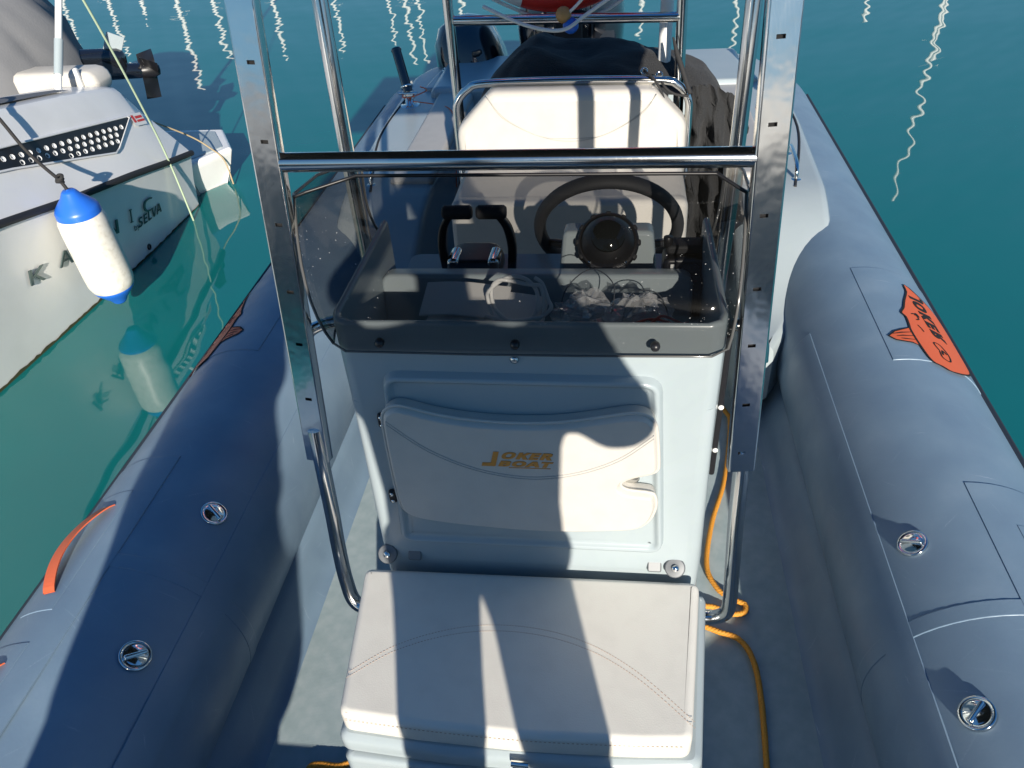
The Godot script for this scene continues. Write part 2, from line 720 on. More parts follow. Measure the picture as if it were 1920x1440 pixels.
func sheet(g: Geo, s: float, a0: float, a1: float, z0: float, z1: float, off: float) -> void:      # a strip glued on a tube
	var from := g.v.size()
	var na := maxi(2, int(absf(a1 - a0) / 3.0))
	var rows := []
	for e in [[-0.002, 0], [off * 0.7, 0], [off, 1]]:
		pass
	var zs := [z0, z0 + 0.0005, z0 + 0.003, z1 - 0.003, z1 - 0.0005, z1]
	var oz := [-0.002, off * 0.7, off, off, off * 0.7, -0.002]
	for i in 6:
		var row := PackedVector3Array()
		for j in na + 5:
			var t := clampf((j - 2.0) / na, 0.0, 1.0)
			var o: float = oz[i]
			var da := 0.0
			if j == 0 or j == na + 4: o = minf(o, -0.002)
			elif j == 1 or j == na + 3: o = minf(o, off * 0.7)
			if j == 0: da = -0.25
			elif j == na + 4: da = 0.25
			row.append(tp(s, lerpf(a0, a1, t) + da * signf(a1 - a0), zs[i], o))
		rows.append(row)
	g.grid(rows)
	g.facing(from, tp(s, (a0 + a1) / 2, 0) - Vector3(s * TX, TY, 0))


func draped(g: Geo, s: float, poly: PackedVector2Array, off: float, sub := 3) -> void:      # a cut-out (degrees, z) laid on a tube
	var from := g.v.size()
	var flat := PackedVector2Array()
	poly = poly.duplicate()
	for i in poly.size(): poly[i].x += 17.0 if s < 0.0 else 0.0      # the left print sits further out
	for p in poly: flat.append(Vector2(p.x / 200.0, p.y))
	var ix := Geometry2D.triangulate_polygon(flat)
	for i in range(0, ix.size(), 3):
		var l := [[poly[ix[i]], poly[ix[i + 1]], poly[ix[i + 2]]]]
		for k in sub:
			var l2 := []
			for t in l:
				var a: Vector2 = t[0]; var b: Vector2 = t[1]; var c: Vector2 = t[2]
				var ab := (a + b) / 2; var bc := (b + c) / 2; var ca := (c + a) / 2
				l2.append_array([[a, ab, ca], [ab, b, bc], [ca, bc, c], [ab, bc, ca]])
			l = l2
		for t in l:
			g.tri(tp(s, t[0].x, t[0].y, off), tp(s, t[1].x, t[1].y, off), tp(s, t[2].x, t[2].y, off), 0)
	var c0 := tp(s, poly[0].x, 0) - Vector3(s * TX, TY, 0)
	g.facing(from, c0)


func band(g: Geo, s: float, pts: Array, wid: float, off: float) -> void:      # a printed line (degrees, z) on a tube
	var rows := []
	for i in pts.size():
		var p: Vector2 = pts[i] + Vector2(17.0 if s < 0.0 else 0.0, 0.0)
		var d: Vector2 = (pts[mini(i + 1, pts.size() - 1)] - pts[maxi(i - 1, 0)])
		d.x *= 0.00471
		d = d.normalized()
		var wv := wid
		if i == 0 or i == pts.size() - 1: wv *= 0.4
		var n := Vector2(-d.y / 0.00471, d.x) * wv * 0.5
		rows.append(PackedVector3Array([tp(s, p.x - n.x, p.y - n.y, off), tp(s, p.x + n.x, p.y + n.y, off)]))
	var from := g.v.size()
	g.grid(rows)
	g.facing(from, tp(s, pts[0].x, 0) - Vector3(s * TX, TY, 0))


func build_boat_hull() -> void:
	boat = thing("inflatable_boat", "grey blue rigid inflatable boat with steering console, steel frame and beige cushions", "inflatable boat", Vector3(0, 0, -1.5))
	for s in [-1.0, 1.0]:
		var side := "left" if s < 0 else "right"
		var pts := [Vector3(1.0, 0.52, -5.25), Vector3(1.0, 0.52, -4.9), Vector3(1.0, 0.52, -4.4), Vector3(1.0, 0.52, -3.2), Vector3(1.0, 0.52, -2.0), Vector3(1.0, 0.52, -1.0), Vector3(1.0, 0.52, -0.45), Vector3(0.965, 0.58, 0.0), Vector3(0.87, 0.70, 0.5), Vector3(0.66, 0.82, 1.0), Vector3(0.34, 0.90, 1.4), Vector3(0.0, 0.93, 1.52)]
		for i in pts.size(): pts[i].x *= s
		var path := cr(pts, 6)
		var rad := PackedFloat32Array()
		for p in path:
			var r := TR
			if p.z < -4.6: r = TR * (1.0 - pow((-4.6 - p.z) / 0.65, 1.4) * 0.72)
			rad.append(r)
		var g := Geo.new()
		g.tube(path, rad, 56)
		var tube := part(boat, "inflatable_tube", g, M.tube, "%s inflatable tube of the boat" % ("shaded" if s < 0 else "sunlit"))
		# glued reinforcement strips
		g = Geo.new(); sheet(g, s, -66.0, -50.0, -2.15, 0.0 - 0.45, 0.0025)
		part(tube, "seam_strip", g, M.tube)
		g = Geo.new(); sheet(g, s, -9.0, 70.0, -2.41, -1.88, 0.002)
		part(tube, "logo_patch", g, M.tube)
		g = Geo.new(); sheet(g, s, -3.0, 60.0, -1.39, -0.5, 0.002)
		part(tube, "handle_patch", g, M.tube)
		g = Geo.new(); sheet(g, s, -120.0, 60.0, -1.06, -1.02, 0.0012)
		part(tube, "joint_strip", g, M.tube)
		# ridged rubbing strake on the outside
		g = Geo.new()
		for k in 5:
			sheet(g, s, 57.0 + k * 7.0, 62.5 + k * 7.0, -4.6, -0.4, 0.012)
		part(tube, "rubbing_strake", g, M.tube_dark)
		# printed fish
		var fish := smooth2([Vector2(24.2, -2.33), Vector2(22.5, -2.28), Vector2(16.5, -2.21), Vector2(12.8, -2.16), Vector2(9.3, -2.128), Vector2(11.0, -2.105), Vector2(10.3, -2.06), Vector2(9.6, -2.03), Vector2(10.6, -1.95), Vector2(13.0, -1.88), Vector2(18.5, -1.862), Vector2(25.0, -1.85), Vector2(38.0, -1.88), Vector2(50.0, -1.95), Vector2(54.0, -2.1), Vector2(47.0, -2.22), Vector2(36.0, -2.27)], 3)
		g = Geo.new(); draped(g, s, fish, 0.0042)
		var decal := part(boat, "fish_decal", g, M.orange)
		g = Geo.new()
		var fin := PackedVector2Array([Vector2(10.2, -2.045), Vector2(4.0, -2.03), Vector2(-1.2, -2.018), Vector2(-5.7, -1.995), Vector2(-2.5, -1.973), Vector2(6.5, -1.962), Vector2(11.0, -1.948)])
		draped(g, s, fin, 0.0042, 2)
		part(decal, "fin", g, M.orange)
		g = Geo.new()
		var outline := []
		for p in fish: outline.append(p)
		outline.append(fish[0])
		g = Geo.new(); band(g, s, outline, 0.006, 0.0052)
		part(decal, "outline", g, M.hole)
		g = Geo.new(); band(g, s, [Vector2(10.2, -2.045), Vector2(4.0, -2.03), Vector2(-1.2, -2.018), Vector2(-5.7, -1.995), Vector2(-2.5, -1.973), Vector2(6.5, -1.962), Vector2(11.0, -1.948)], 0.006, 0.0052)
		part(decal, "outline", g, M.hole)
		for k in 3:
			g = Geo.new(); band(g, s, [Vector2(-3.0 + k * 2.0, -2.005 + k * 0.012), Vector2(3.0, -2.012 + k * 0.016), Vector2(10.0, -2.02 + k * 0.02)], 0.005, 0.0052)
			part(decal, "outline", g, M.hole)
		g = Geo.new(); band(g, s, cr2([Vector2(23.0, -1.95), Vector2(21.5, -1.985), Vector2(26.0, -1.985), Vector2(29.0, -1.94), Vector2(27.0, -1.905), Vector2(22.5, -1.915), Vector2(23.0, -1.95)]), 0.005, 0.0052)
		part(decal, "outline", g, M.hole)
		g = Geo.new(); band(g, s, cr2([Vector2(24.0, -1.93), Vector2(25.5, -1.955), Vector2(27.5, -1.94)]), 0.006, 0.0054)
		part(decal, "outline", g, M.hole)
		g = Geo.new(); band(g, s, cr2([Vector2(16.0, -2.13), Vector2(19.0, -2.135), Vector2(20.0, -2.11), Vector2(17.5, -2.10)]), 0.005, 0.0052)
		part(decal, "outline", g, M.hole)
		g = Geo.new(); band(g, s, cr2([Vector2(18.5, -2.125), Vector2(20.0, -2.14), Vector2(21.0, -2.12)]), 0.006, 0.0054)
		part(decal, "outline", g, M.hole)
		g = Geo.new(); band(g, s, cr2([Vector2(16.5, -2.07), Vector2(18.0, -2.05), Vector2(18.5, -2.035)]), 0.004, 0.0052)
		part(decal, "outline", g, M.hole)
		var zz := [-2.27, -2.02]
		g = lettering("JOKER", func(u: float, v: float, d: float) -> Vector3:
			var z: float = lerpf(zz[0], zz[1], u) if s > 0 else lerpf(zz[1], zz[0], u)
			return tp(s, lerpf(36.0, 23.5, v) + (17.0 if s < 0 else 0.0) + (u - 0.5) * 3.0 * s, z, 0.0046 + 0.001 * d), 800)
		part(decal, "lettering", g, M.hole)
		# inflation valves
		for z in [-0.832, -1.238]:
			var vt := 0.7 if z > -1.0 else -0.5
			var n := (tp(s, -36.0, z, 1.0) - tp(s, -36.0, z)).normalized()
			var xf := Transform3D(y_basis(n) * Basis(Vector3.UP, vt), tp(s, -36.0, z))
			g = Geo.new()
			g.lathe(PackedVector2Array([Vector2(0, -0.003), Vector2(0.0335, -0.003), Vector2(0.034, 0.003), Vector2(0.0325, 0.0055), Vector2(0.0285, 0.006), Vector2(0.0275, 0.0035), Vector2(0.022, 0.0055), Vector2(0.012, 0.0075), Vector2(0, 0.0082)]), xf, 36)
			var valve := part(boat, "inflation_valve", g, M.chrome)
			g = Geo.new()
			g.box(xf * Vector3(0, 0.009, 0), Vector3(0.05, 0.009, 0.009), 0.003, xf.basis)
			part(valve, "grip", g, M.chrome)
		# orange grab handles
		for hz in [[-1.215, -0.95], [-0.77, -0.5]]:
			g = Geo.new()
			var rows := []
			for i in 25:
				var t := i / 24.0
				var z := lerpf(hz[0], hz[1], t)
				var o := 0.004 + 0.024 * pow(sin(PI * t), 0.7)
				var aa := 21.0 + 6.0 * sin(PI * t)
				var row := PackedVector3Array()
				for e in [[-3.8, 0.0], [3.8, 0.0], [3.8, 0.003], [-3.8, 0.003]]:
					row.append(tp(s, aa + e[0], z, o + e[1]))
				rows.append(row)
			g.grid(rows, true, false, -1)
			g.closed(0)
			var h := part(boat, "grab_handle", g, M.orange)
			g = Geo.new()
			sheet(g, s, 12.0, 34.0, hz[0] - 0.05, hz[1] + 0.05, 0.0035)
			part(h, "base_patch", g, M.tube)
		# moulded side deck along the stern half
		g = Geo.new()
		var drows := []
		for k in 45:
			var z := lerpf(-2.18, -4.84, k / 44.0)
			var xo := 0.66
			var tab := [[-2.18, 0.70], [-2.35, 0.80], [-2.55, 0.90], [-2.72, 0.965], [-3.0, 0.985], [-3.7, 1.015], [-4.55, 1.02], [-4.75, 0.95], [-4.84, 0.85]]
			for i in tab.size() - 1:
				if z <= tab[i][0] and z >= tab[i + 1][0] - 0.001:
					xo = lerpf(tab[i][1], tab[i + 1][1], (tab[i][0] - z) / (tab[i][0] - tab[i + 1][0]))
			var y := 0.84 - 0.22 * smoothstep(-2.95, -2.25, z) + 0.006 * smoothstep(-2.90, -2.97, z)
			var row := PackedVector3Array()
			for q in [[0.60, 0.29], [0.60, y - 0.045], [0.604, y - 0.018], [0.614, y - 0.005], [0.632, y], [lerpf(0.632, xo, 0.33), y], [lerpf(0.632, xo, 0.66), y], [xo - 0.035, y], [xo - 0.015, y - 0.005], [xo - 0.004, y - 0.018], [xo, y - 0.045], [xo, 0.40]]:
				row.append(Vector3(s * q[0], q[1], z))
			drows.append(row)
		g.grid(drows)
		var df := g.v.size()
		g.fan(drows[0]); g.fan(drows[-1])
		g.facing(0, Vector3.UP)
		var sd := part(boat, "side_deck", g, M.gel)
		g = Geo.new()
		g.box(Vector3(s * 0.70, 0.85, -3.62), Vector3(0.19, 0.05, 1.2), 0.018)
		part(boat, "side_cushion", g, M.vinyl_grey)
		g = Geo.new()
		g.tube(cr([Vector3(s * 0.86, 0.845, -2.95), Vector3(s * 0.98, 0.845, -3.6), Vector3(s * 0.97, 0.845, -4.3)], 8), 0.006, 6)
		part(sd, "black_seam", g, M.rubber)
		g = Geo.new()
		var hp := [Vector3(s * 0.875, 0.83, -3.02), Vector3(s * 0.875, 0.89, -3.04), Vector3(s * 0.88, 0.90, -3.15), Vector3(s * 0.885, 0.89, -3.27), Vector3(s * 0.885, 0.83, -3.29)]
		g.tube(cr(hp, 5), 0.0085, 10)
		for e in [hp[0], hp[4]]:
			g.lathe(PackedVector2Array([Vector2(0, 0), Vector2(0.024, 0), Vector2(0.024, 0.012), Vector2(0.018, 0.017), Vector2(0, 0.018)]), Transform3D(Basis.IDENTITY, e), 16)
		part(sd, "deck_rail", g, M.chrome)
		# rod holder standing on the side deck
		var base := Vector3(s * 0.93, 0.84, -4.05)
		g = Geo.new()
		g.lathe(PackedVector2Array([Vector2(0, 0), Vector2(0.055, 0), Vector2(0.055, 0.006), Vector2(0.05, 0.010), Vector2(0.022, 0.012), Vector2(0.02, 0.05), Vector2(0, 0.05)]), Transform3D(Basis.IDENTITY, base), 24)
		var tdir := Vector3(-0.30, 0.85, -0.55).normalized() if s < 0 else Vector3(0.08, 0.9, -0.4).normalized()
		var rb := base + Vector3(0, 0.07, 0)
		var rh := part(boat, "rod_holder", g, M.chrome)
		g = Geo.new()
		g.lathe(PackedVector2Array([Vector2(0, 0), Vector2(0.025, 0), Vector2(0.025, 0.22), Vector2(0.028, 0.225), Vector2(0.028, 0.235), Vector2(0.021, 0.235), Vector2(0.021, 0.05), Vector2(0, 0.05)]), Transform3D(y_basis(tdir), rb), 22)
		part(rh, "tube", g, M.black_gloss)
		g = Geo.new()
		g.torus(rb + tdir * 0.03, 0.029, 0.006, axis_basis(tdir), 0, TAU, 24, 8)
		g.box(rb + Vector3(0, -0.01, 0), Vector3(0.06, 0.045, 0.014), 0.003)
		g.tube(PackedVector3Array([rb + Vector3(-0.05, 0.0, 0.01), rb + Vector3(0.05, 0.0, 0.01)]), 0.007, 8)
		part(rh, "clamp", g, M.chrome)
	# deck
	var d := Geo.new()
	d.box(Vector3(0, 0.14, -2.45), Vector3(1.42, 0.32, 4.7), 0.01)
	part(boat, "deck", d, M.floor)
	for s in [-1.0, 1.0]:
		var g := Geo.new()
		var rows := []
		for z in [-4.7, -3.0, -2.0, -1.0, -0.1]:
			var row := PackedVector3Array()
			for p in [Vector2(0.66, 0.299), Vector2(0.675, 0.302), Vector2(0.69, 0.312), Vector2(0.705, 0.335), Vector2(0.73, 0.39), Vector2(0.75, 0.42), Vector2(0.78, 0.42)]:
				row.append(Vector3(s * p.x, p.y, z))
			rows.append(row)
		g.grid(rows)
		g.facing(0, Vector3(-s, 1, 0))
		part(boat, "deck_flange", g, M.tube)
	# bow deck with its step
	d = Geo.new()
	d.prism(rp([Vector2(-0.76, 0.36), Vector2(0.76, 0.36), Vector2(0.72, -0.2), Vector2(0.5, -0.95), Vector2(0.1, -1.35), Vector2(-0.1, -1.35), Vector2(-0.5, -0.95), Vector2(-0.72, -0.2)], 0.06), Transform3D(Basis(Vector3.RIGHT, Vector3(0, 0, -1), Vector3.UP), Vector3.ZERO), [[0.0, 0.1], [0.0, 0.495], [0.01, 0.512], [0.03, 0.515]])
	part(boat, "bow_deck", d, M.floor)
	# hull below the tubes
	d = Geo.new()
	var hrows := []
	for st in [[-4.9, 0.85, -0.25], [-2.0, 0.85, -0.3], [-0.3, 0.82, -0.3], [0.7, 0.55, -0.15], [1.5, 0.08, 0.3]]:
		hrows.append(PackedVector3Array([Vector3(-st[1], 0.42, st[0]), Vector3(-st[1] * 0.9, 0.15, st[0]), Vector3(0, st[2], st[0]), Vector3(st[1] * 0.9, 0.15, st[0]), Vector3(st[1], 0.42, st[0])]))
	d.grid(hrows, false, false, -1)
	d.facing(0, Vector3.DOWN)
	part(boat, "hull", d, M.gel)


func cr2(pts: Array) -> Array:
	var a := []
	for p in pts: a.append(Vector3(p.x, p.y, 0))
	var out := []
	for p in cr(a, 5): out.append(Vector2(p.x, p.y))
	return out


# ------------------------------------------------------------------ console
func build_console() -> void:
	var xfz := Transform3D(Basis.IDENTITY, Vector3.ZERO)
	# body: rounded box, one loft up to the tray floor, then walls round the tray
	var g := Geo.new()
	var plan := rr(0.704, 0.60, 0.035, 6, Vector2(0, 1.395))
	var up := Transform3D(Basis(Vector3.RIGHT, Vector3(0, 0, -1), Vector3.UP), Vector3.ZERO)
	g.prism(plan, up, [[0.004, 0.28], [-0.004, 0.80], [0.002, 1.10], [0.004, 1.2335]])
	var con := part(boat, "console", g, M.gel, "pale grey console body with hatch and beige backrest pad")
	g = Geo.new()
	var u := []
	var outer := [Vector3(-0.352, 0, -1.50), Vector3(-0.352, 0, -1.135), Vector3(-0.342, 0, -1.108), Vector3(-0.317, 0, -1.095), Vector3(0.317, 0, -1.095), Vector3(0.342, 0, -1.108), Vector3(0.352, 0, -1.135), Vector3(0.352, 0, -1.50)]
	var inner := [Vector3(-0.337, 0, -1.50), Vector3(-0.337, 0, -1.140), Vector3(-0.330, 0, -1.120), Vector3(-0.312, 0, -1.110), Vector3(0.312, 0, -1.110), Vector3(0.330, 0, -1.120), Vector3(0.337, 0, -1.140), Vector3(0.337, 0, -1.50)]
	var wrows := []
	for i in 8:
		var o: Vector3 = outer[i]
		var n: Vector3 = inner[i]
		var m := (o + n) / 2
		var od := (o - n).normalized()
		wrows.append(PackedVector3Array([Vector3(o.x, 0.79, o.z) + od * 0.007, Vector3(o.x, 0.86, o.z) + od * 0.0035, Vector3(o.x, 0.93, o.z) + od * 0.0015, Vector3(o.x, 1.05, o.z), Vector3(o.x, 1.234, o.z), Vector3(o.x, 1.412, o.z), Vector3(lerpf(o.x, m.x, 0.4), 1.419, lerpf(o.z, m.z, 0.4)), Vector3(m.x, 1.421, m.z), Vector3(lerpf(n.x, m.x, 0.4), 1.419, lerpf(n.z, m.z, 0.4)), Vector3(n.x, 1.412, n.z), Vector3(n.x, 1.234, n.z)]))
	g.grid(wrows)
	g.closed(0)
	part(con, "tray_wall", g, M.gel)
	# rim of the moulded hatch panel
	g = Geo.new()
	var door := rp([Vector2(-0.263, 1.312), Vector2(0.240, 1.308), Vector2(0.268, 0.854), Vector2(-0.296, 0.855)], 0.03, 6)
	g.prism(door, Transform3D(Basis.IDENTITY, Vector3(0, 0, -1.095)), [[-0.006, -0.004], [-0.004, 0.002], [0.0, 0.013], [0.003, 0.0165], [0.008, 0.017], [0.012, 0.013], [0.016, 0.0085], [0.020, 0.008], [0.026, 0.008]])
	part(con, "hatch", g, M.gel, "pale grey hatch panel with rounded corners on the console front")
	# padded backrest with a notch for the catch
	var pad := PackedVector2Array()
	for p in smooth2([Vector2(-0.261, 1.252), Vector2(-0.242, 1.262), Vector2(-0.221, 1.259), Vector2(-0.172, 1.244), Vector2(-0.106, 1.232), Vector2(-0.03, 1.227), Vector2(0.049, 1.230), Vector2(0.110, 1.240), Vector2(0.167, 1.253), Vector2(0.202, 1.257), Vector2(0.224, 1.249), Vector2(0.236, 1.227), Vector2(0.242, 1.178), Vector2(0.2455, 1.132), Vector2(0.2440, 1.120), Vector2(0.234, 1.110), Vector2(0.200, 1.098), Vector2(0.180, 1.086), Vector2(0.177, 1.072), Vector2(0.193, 1.062), Vector2(0.228, 1.058), Vector2(0.242, 1.050), Vector2(0.246, 1.018), Vector2(0.235, 0.979), Vector2(0.209, 0.955), Vector2(0.155, 0.946), Vector2(0.054, 0.938), Vector2(-0.039, 0.939), Vector2(-0.152, 0.948), Vector2(-0.227, 0.959), Vector2(-0.259, 0.974), Vector2(-0.272, 1.0), Vector2(-0.275, 1.049), Vector2(-0.275, 1.123), Vector2(-0.274, 1.188), Vector2(-0.271, 1.233)], 3):
		pad.append(p)
	g = Geo.new()
	g.prism(pad, Transform3D(Basis.IDENTITY, Vector3(0, 0, -1.087)), [[0.004, 0.0], [0.0, 0.006], [0.0, 0.022], [0.0015, 0.028], [0.004, 0.033], [0.006, 0.0365], [0.008, 0.0385], [0.0092, 0.0392], [0.0105, 0.0392]])
	var pd := part(con, "backrest_pad", g, M.vinyl, "beige padded backrest with orange lettering and a notch")
	g = Geo.new()
	var pipe := []
	for p in pad: pipe.append(Vector3(p.x, p.y, -1.060))
	pipe.append(pipe[0])
	g.tube(PackedVector3Array(pipe), 0.0035, 6, false)
	part(con, "piping", g, M.vinyl)
	for k in 2:
		g = Geo.new()
		var line := cr([Vector3(-0.262, 1.232 - k * 0.008, 0), Vector3(-0.19, 1.165 - k * 0.007, 0), Vector3(-0.10, 1.118 - k * 0.006, 0), Vector3(0.0, 1.100 - k * 0.006, 0), Vector3(0.09, 1.115 - k * 0.006, 0), Vector3(0.17, 1.155 - k * 0.007, 0), Vector3(0.232, 1.215 - k * 0.008, 0)], 8)
		for i in line.size(): line[i].z = -1.0478
		g.tube(line, 0.0011, 5)
		part(con, "seam", g, M.vinyl_grey)
	# lettering on the pad
	var zl := -1.0476
	var g2 := lettering("OKER", func(uu: float, v: float, d: float) -> Vector3: return Vector3(-0.0525 + uu * 0.098 + v * 0.009, 1.1465 + v * 0.0175, zl + d * 0.0012), 800)
	var g3 := lettering("BOAT", func(uu: float, v: float, d: float) -> Vector3: return Vector3(-0.0575 + uu * 0.100 + v * 0.007, 1.1270 + v * 0.0145, zl + d * 0.0012), 800)
	g = Geo.new()
	for e in [g2, g3]:
		for i in e.s.size():
			g.tri(e.v[i * 3], e.v[i * 3 + 1], e.v[i * 3 + 2], -1)
	# the tall J with its long foot, and the rule underneath
	g.prism(PackedVector2Array([Vector2(-0.064, 1.164), Vector2(-0.0535, 1.164), Vector2(-0.0625, 1.127), Vector2(-0.0895, 1.127), Vector2(-0.087, 1.1355), Vector2(-0.071, 1.1355)]), Transform3D(Basis.IDENTITY, Vector3(0, 0, zl)), [[0.0, 0.0], [0.0, 0.0012]])
	g.box(Vector3(0.003, 1.1235, zl), Vector3(0.080, 0.0016, 0.0012), 0.0003)
	part(con, "lettering", g, M.orange_print)
	# hatch hinges and catch
	for p in [Vector2(-0.284, 1.200), Vector2(-0.296, 0.990)]:
		g = Geo.new()
		g.box(Vector3(p.x, p.y, -1.088), Vector3(0.016, 0.034, 0.010), 0.003)
		var h := part(con, "hinge", g, M.black)
		for k in [-1, 1]:
			var gb := Geo.new()
			gb.lathe(PackedVector2Array([Vector2(0, 0), Vector2(0.005, 0), Vector2(0.004, 0.003), Vector2(0, 0.0035)]), Transform3D(Basis(Vector3.RIGHT, PI / 2), Vector3(p.x, p.y + k * 0.010, -1.083)), 10)
			part(con, "screw", gb, M.chrome)
	g = Geo.new()
	g.lathe(PackedVector2Array([Vector2(0, 0), Vector2(0.017, 0), Vector2(0.017, 0.006), Vector2(0.012, 0.008), Vector2(0, 0.008)]), Transform3D(Basis(Vector3.RIGHT, PI / 2), Vector3(0.196, 1.075, -1.086)), 20)
	part(con, "catch", g, M.steel)
	g = Geo.new()
	g.lathe(PackedVector2Array([Vector2(0, 0), Vector2(0.008, 0), Vector2(0.0075, 0.004), Vector2(0.003, 0.006), Vector2(0, 0.006)]), Transform3D(Basis(Vector3.RIGHT, PI / 2), Vector3(-0.018, 1.346, -1.095)), 16)
	part(con, "front_screw", g, M.steel)
	# dark plate with two screws on the sunny flank
	g = Geo.new()
	g.box(Vector3(0.360, 1.20, -1.20), Vector3(0.012, 0.36, 0.10), 0.003)
	part(con, "side_plate", g, M.black)
	for y in [1.20, 1.09]:
		g = Geo.new()
		g.lathe(PackedVector2Array([Vector2(0, 0), Vector2(0.006, 0), Vector2(0.005, 0.003), Vector2(0, 0.004)]), Transform3D(Basis(Vector3.RIGHT, PI / 2), Vector3(0.361, y, -1.151)), 12)
		part(con, "plate_screw", g, M.white)


# ------------------------------------------------------------------ seat in front of the console
func build_bow_seat() -> void:
	var up := Transform3D(Basis(Vector3.RIGHT, Vector3(0, 0, -1), Vector3.UP), Vector3.ZERO)
	var g := Geo.new()
	g.prism(rp([Vector2(-0.375, 1.10), Vector2(0.372, 1.10), Vector2(0.335, 0.685), Vector2(0.0, 0.668), Vector2(-0.352, 0.685)], 0.02), up, [[0.0, 0.28], [0.0, 0.665], [0.01, 0.672], [0.02, 0.672]])
	var seat := part(boat, "bow_seat", g, M.gel, "pale grey seat locker in front of the console")
	g = Geo.new()
	g.prism(rp([Vector2(-0.368, 1.085), Vector2(0.372, 1.085), Vector2(0.332, 0.695), Vector2(0.15, 0.684), Vector2(-0.15, 0.684), Vector2(-0.358, 0.697)], 0.025), up, [[0.004, 0.684], [0.0, 0.688], [0.0, 0.712], [0.004, 0.722], [0.014, 0.727]])
	part(seat, "lid", g, M.gel)
	var c := Geo.new()
	var cp := PackedVector2Array()
	for p in rp([Vector2(-0.387, 1.060), Vector2(0.351, 1.066), Vector2(0.311, 0.710), Vector2(0.20, 0.702), Vector2(0.0, 0.697), Vector2(-0.20, 0.703), Vector2(-0.349, 0.714)], 0.022, 5): cp.append(p)
	c.prism(cp, up, [[0.008, 0.7275], [0.0, 0.732], [0.0, 0.772], [0.0015, 0.778], [0.004, 0.782], [0.008, 0.785], [0.012, 0.7868], [0.015, 0.7872], [0.018, 0.7872]])
	part(seat, "cushion", c, M.vinyl_lit, "beige bow seat cushion with an arched double seam")
	for k in 2:
		g = Geo.new()
		var line := cr([Vector3(-0.352, 0, 0.80 - k * 0.012), Vector3(-0.26, 0, 0.872 - k * 0.013), Vector3(-0.14, 0, 0.918 - k * 0.014), Vector3(-0.02, 0, 0.928 - k * 0.014), Vector3(0.10, 0, 0.905 - k * 0.014), Vector3(0.21, 0, 0.845 - k * 0.013), Vector3(0.318, 0, 0.748 - k * 0.012)], 40)
		for i in range(0, line.size() - 1, 2):
			g.tube(PackedVector3Array([Vector3(line[i].x, 0.7874, -line[i].z), Vector3(line[i + 1].x, 0.7874, -line[i + 1].z)]), 0.0007, 4)
		part(seat, "stitching", g, M.stitch)
	for k in 2:
		g = Geo.new()
		var n := 150
		for i in range(0, n, 2):
			var q := []
			for e in 2:
				var x := lerpf(-0.335, 0.298, float(i + e) / n)
				var zf := -0.697 - 0.014 * pow(absf(x) / 0.34, 1.7)
				q.append(Vector3(x, 0.7835 if k == 0 else 0.773, zf - 0.009 + (0.0 if k == 0 else 0.0095)))
			g.tube(PackedVector3Array(q), 0.0006, 4)
		part(seat, "stitching", g, M.stitch)
	# hinge discs and strap plates in the gap behind the cushion
	for p in [[-0.336, 1], [0.298, 1], [-0.275, 0], [0.255, 0]]:
		g = Geo.new()
		if p[1] == 1:
			g.lathe(PackedVector2Array([Vector2(0, 0), Vector2(0.022, 0), Vector2(0.022, 0.006), Vector2(0.019, 0.008), Vector2(0.009, 0.008), Vector2(0.007, 0.012), Vector2(0, 0.013)]), Transform3D(Basis(Vector3.RIGHT, 0.9), Vector3(p[0], 0.805, -1.085)), 24)
			var h := part(seat, "hinge_disc", g, M.washer)
			var gb := Geo.new()
			gb.lathe(PackedVector2Array([Vector2(0, 0), Vector2(0.008, 0), Vector2(0.007, 0.004), Vector2(0, 0.005)]), Transform3D(Basis(Vector3.RIGHT, 0.9), Vector3(p[0], 0.812, -1.076)), 12)
			part(seat, "bolt", gb, M.chrome)
		else:
			g.box(Vector3(p[0], 0.805, -1.088), Vector3(0.030, 0.030, 0.006), 0.003, Basis(Vector3.RIGHT, -0.6))
			part(seat, "strap_plate", g, M.washer)
	g = Geo.new()
	g.box(Vector3(0.0, 0.705, -0.678), Vector3(0.03, 0.04, 0.012), 0.004)
	g.tube(PackedVector3Array([Vector3(-0.016, 0.727, -0.676), Vector3(0.016, 0.727, -0.676)]), 0.006, 10)
	part(seat, "latch", g, M.chrome)


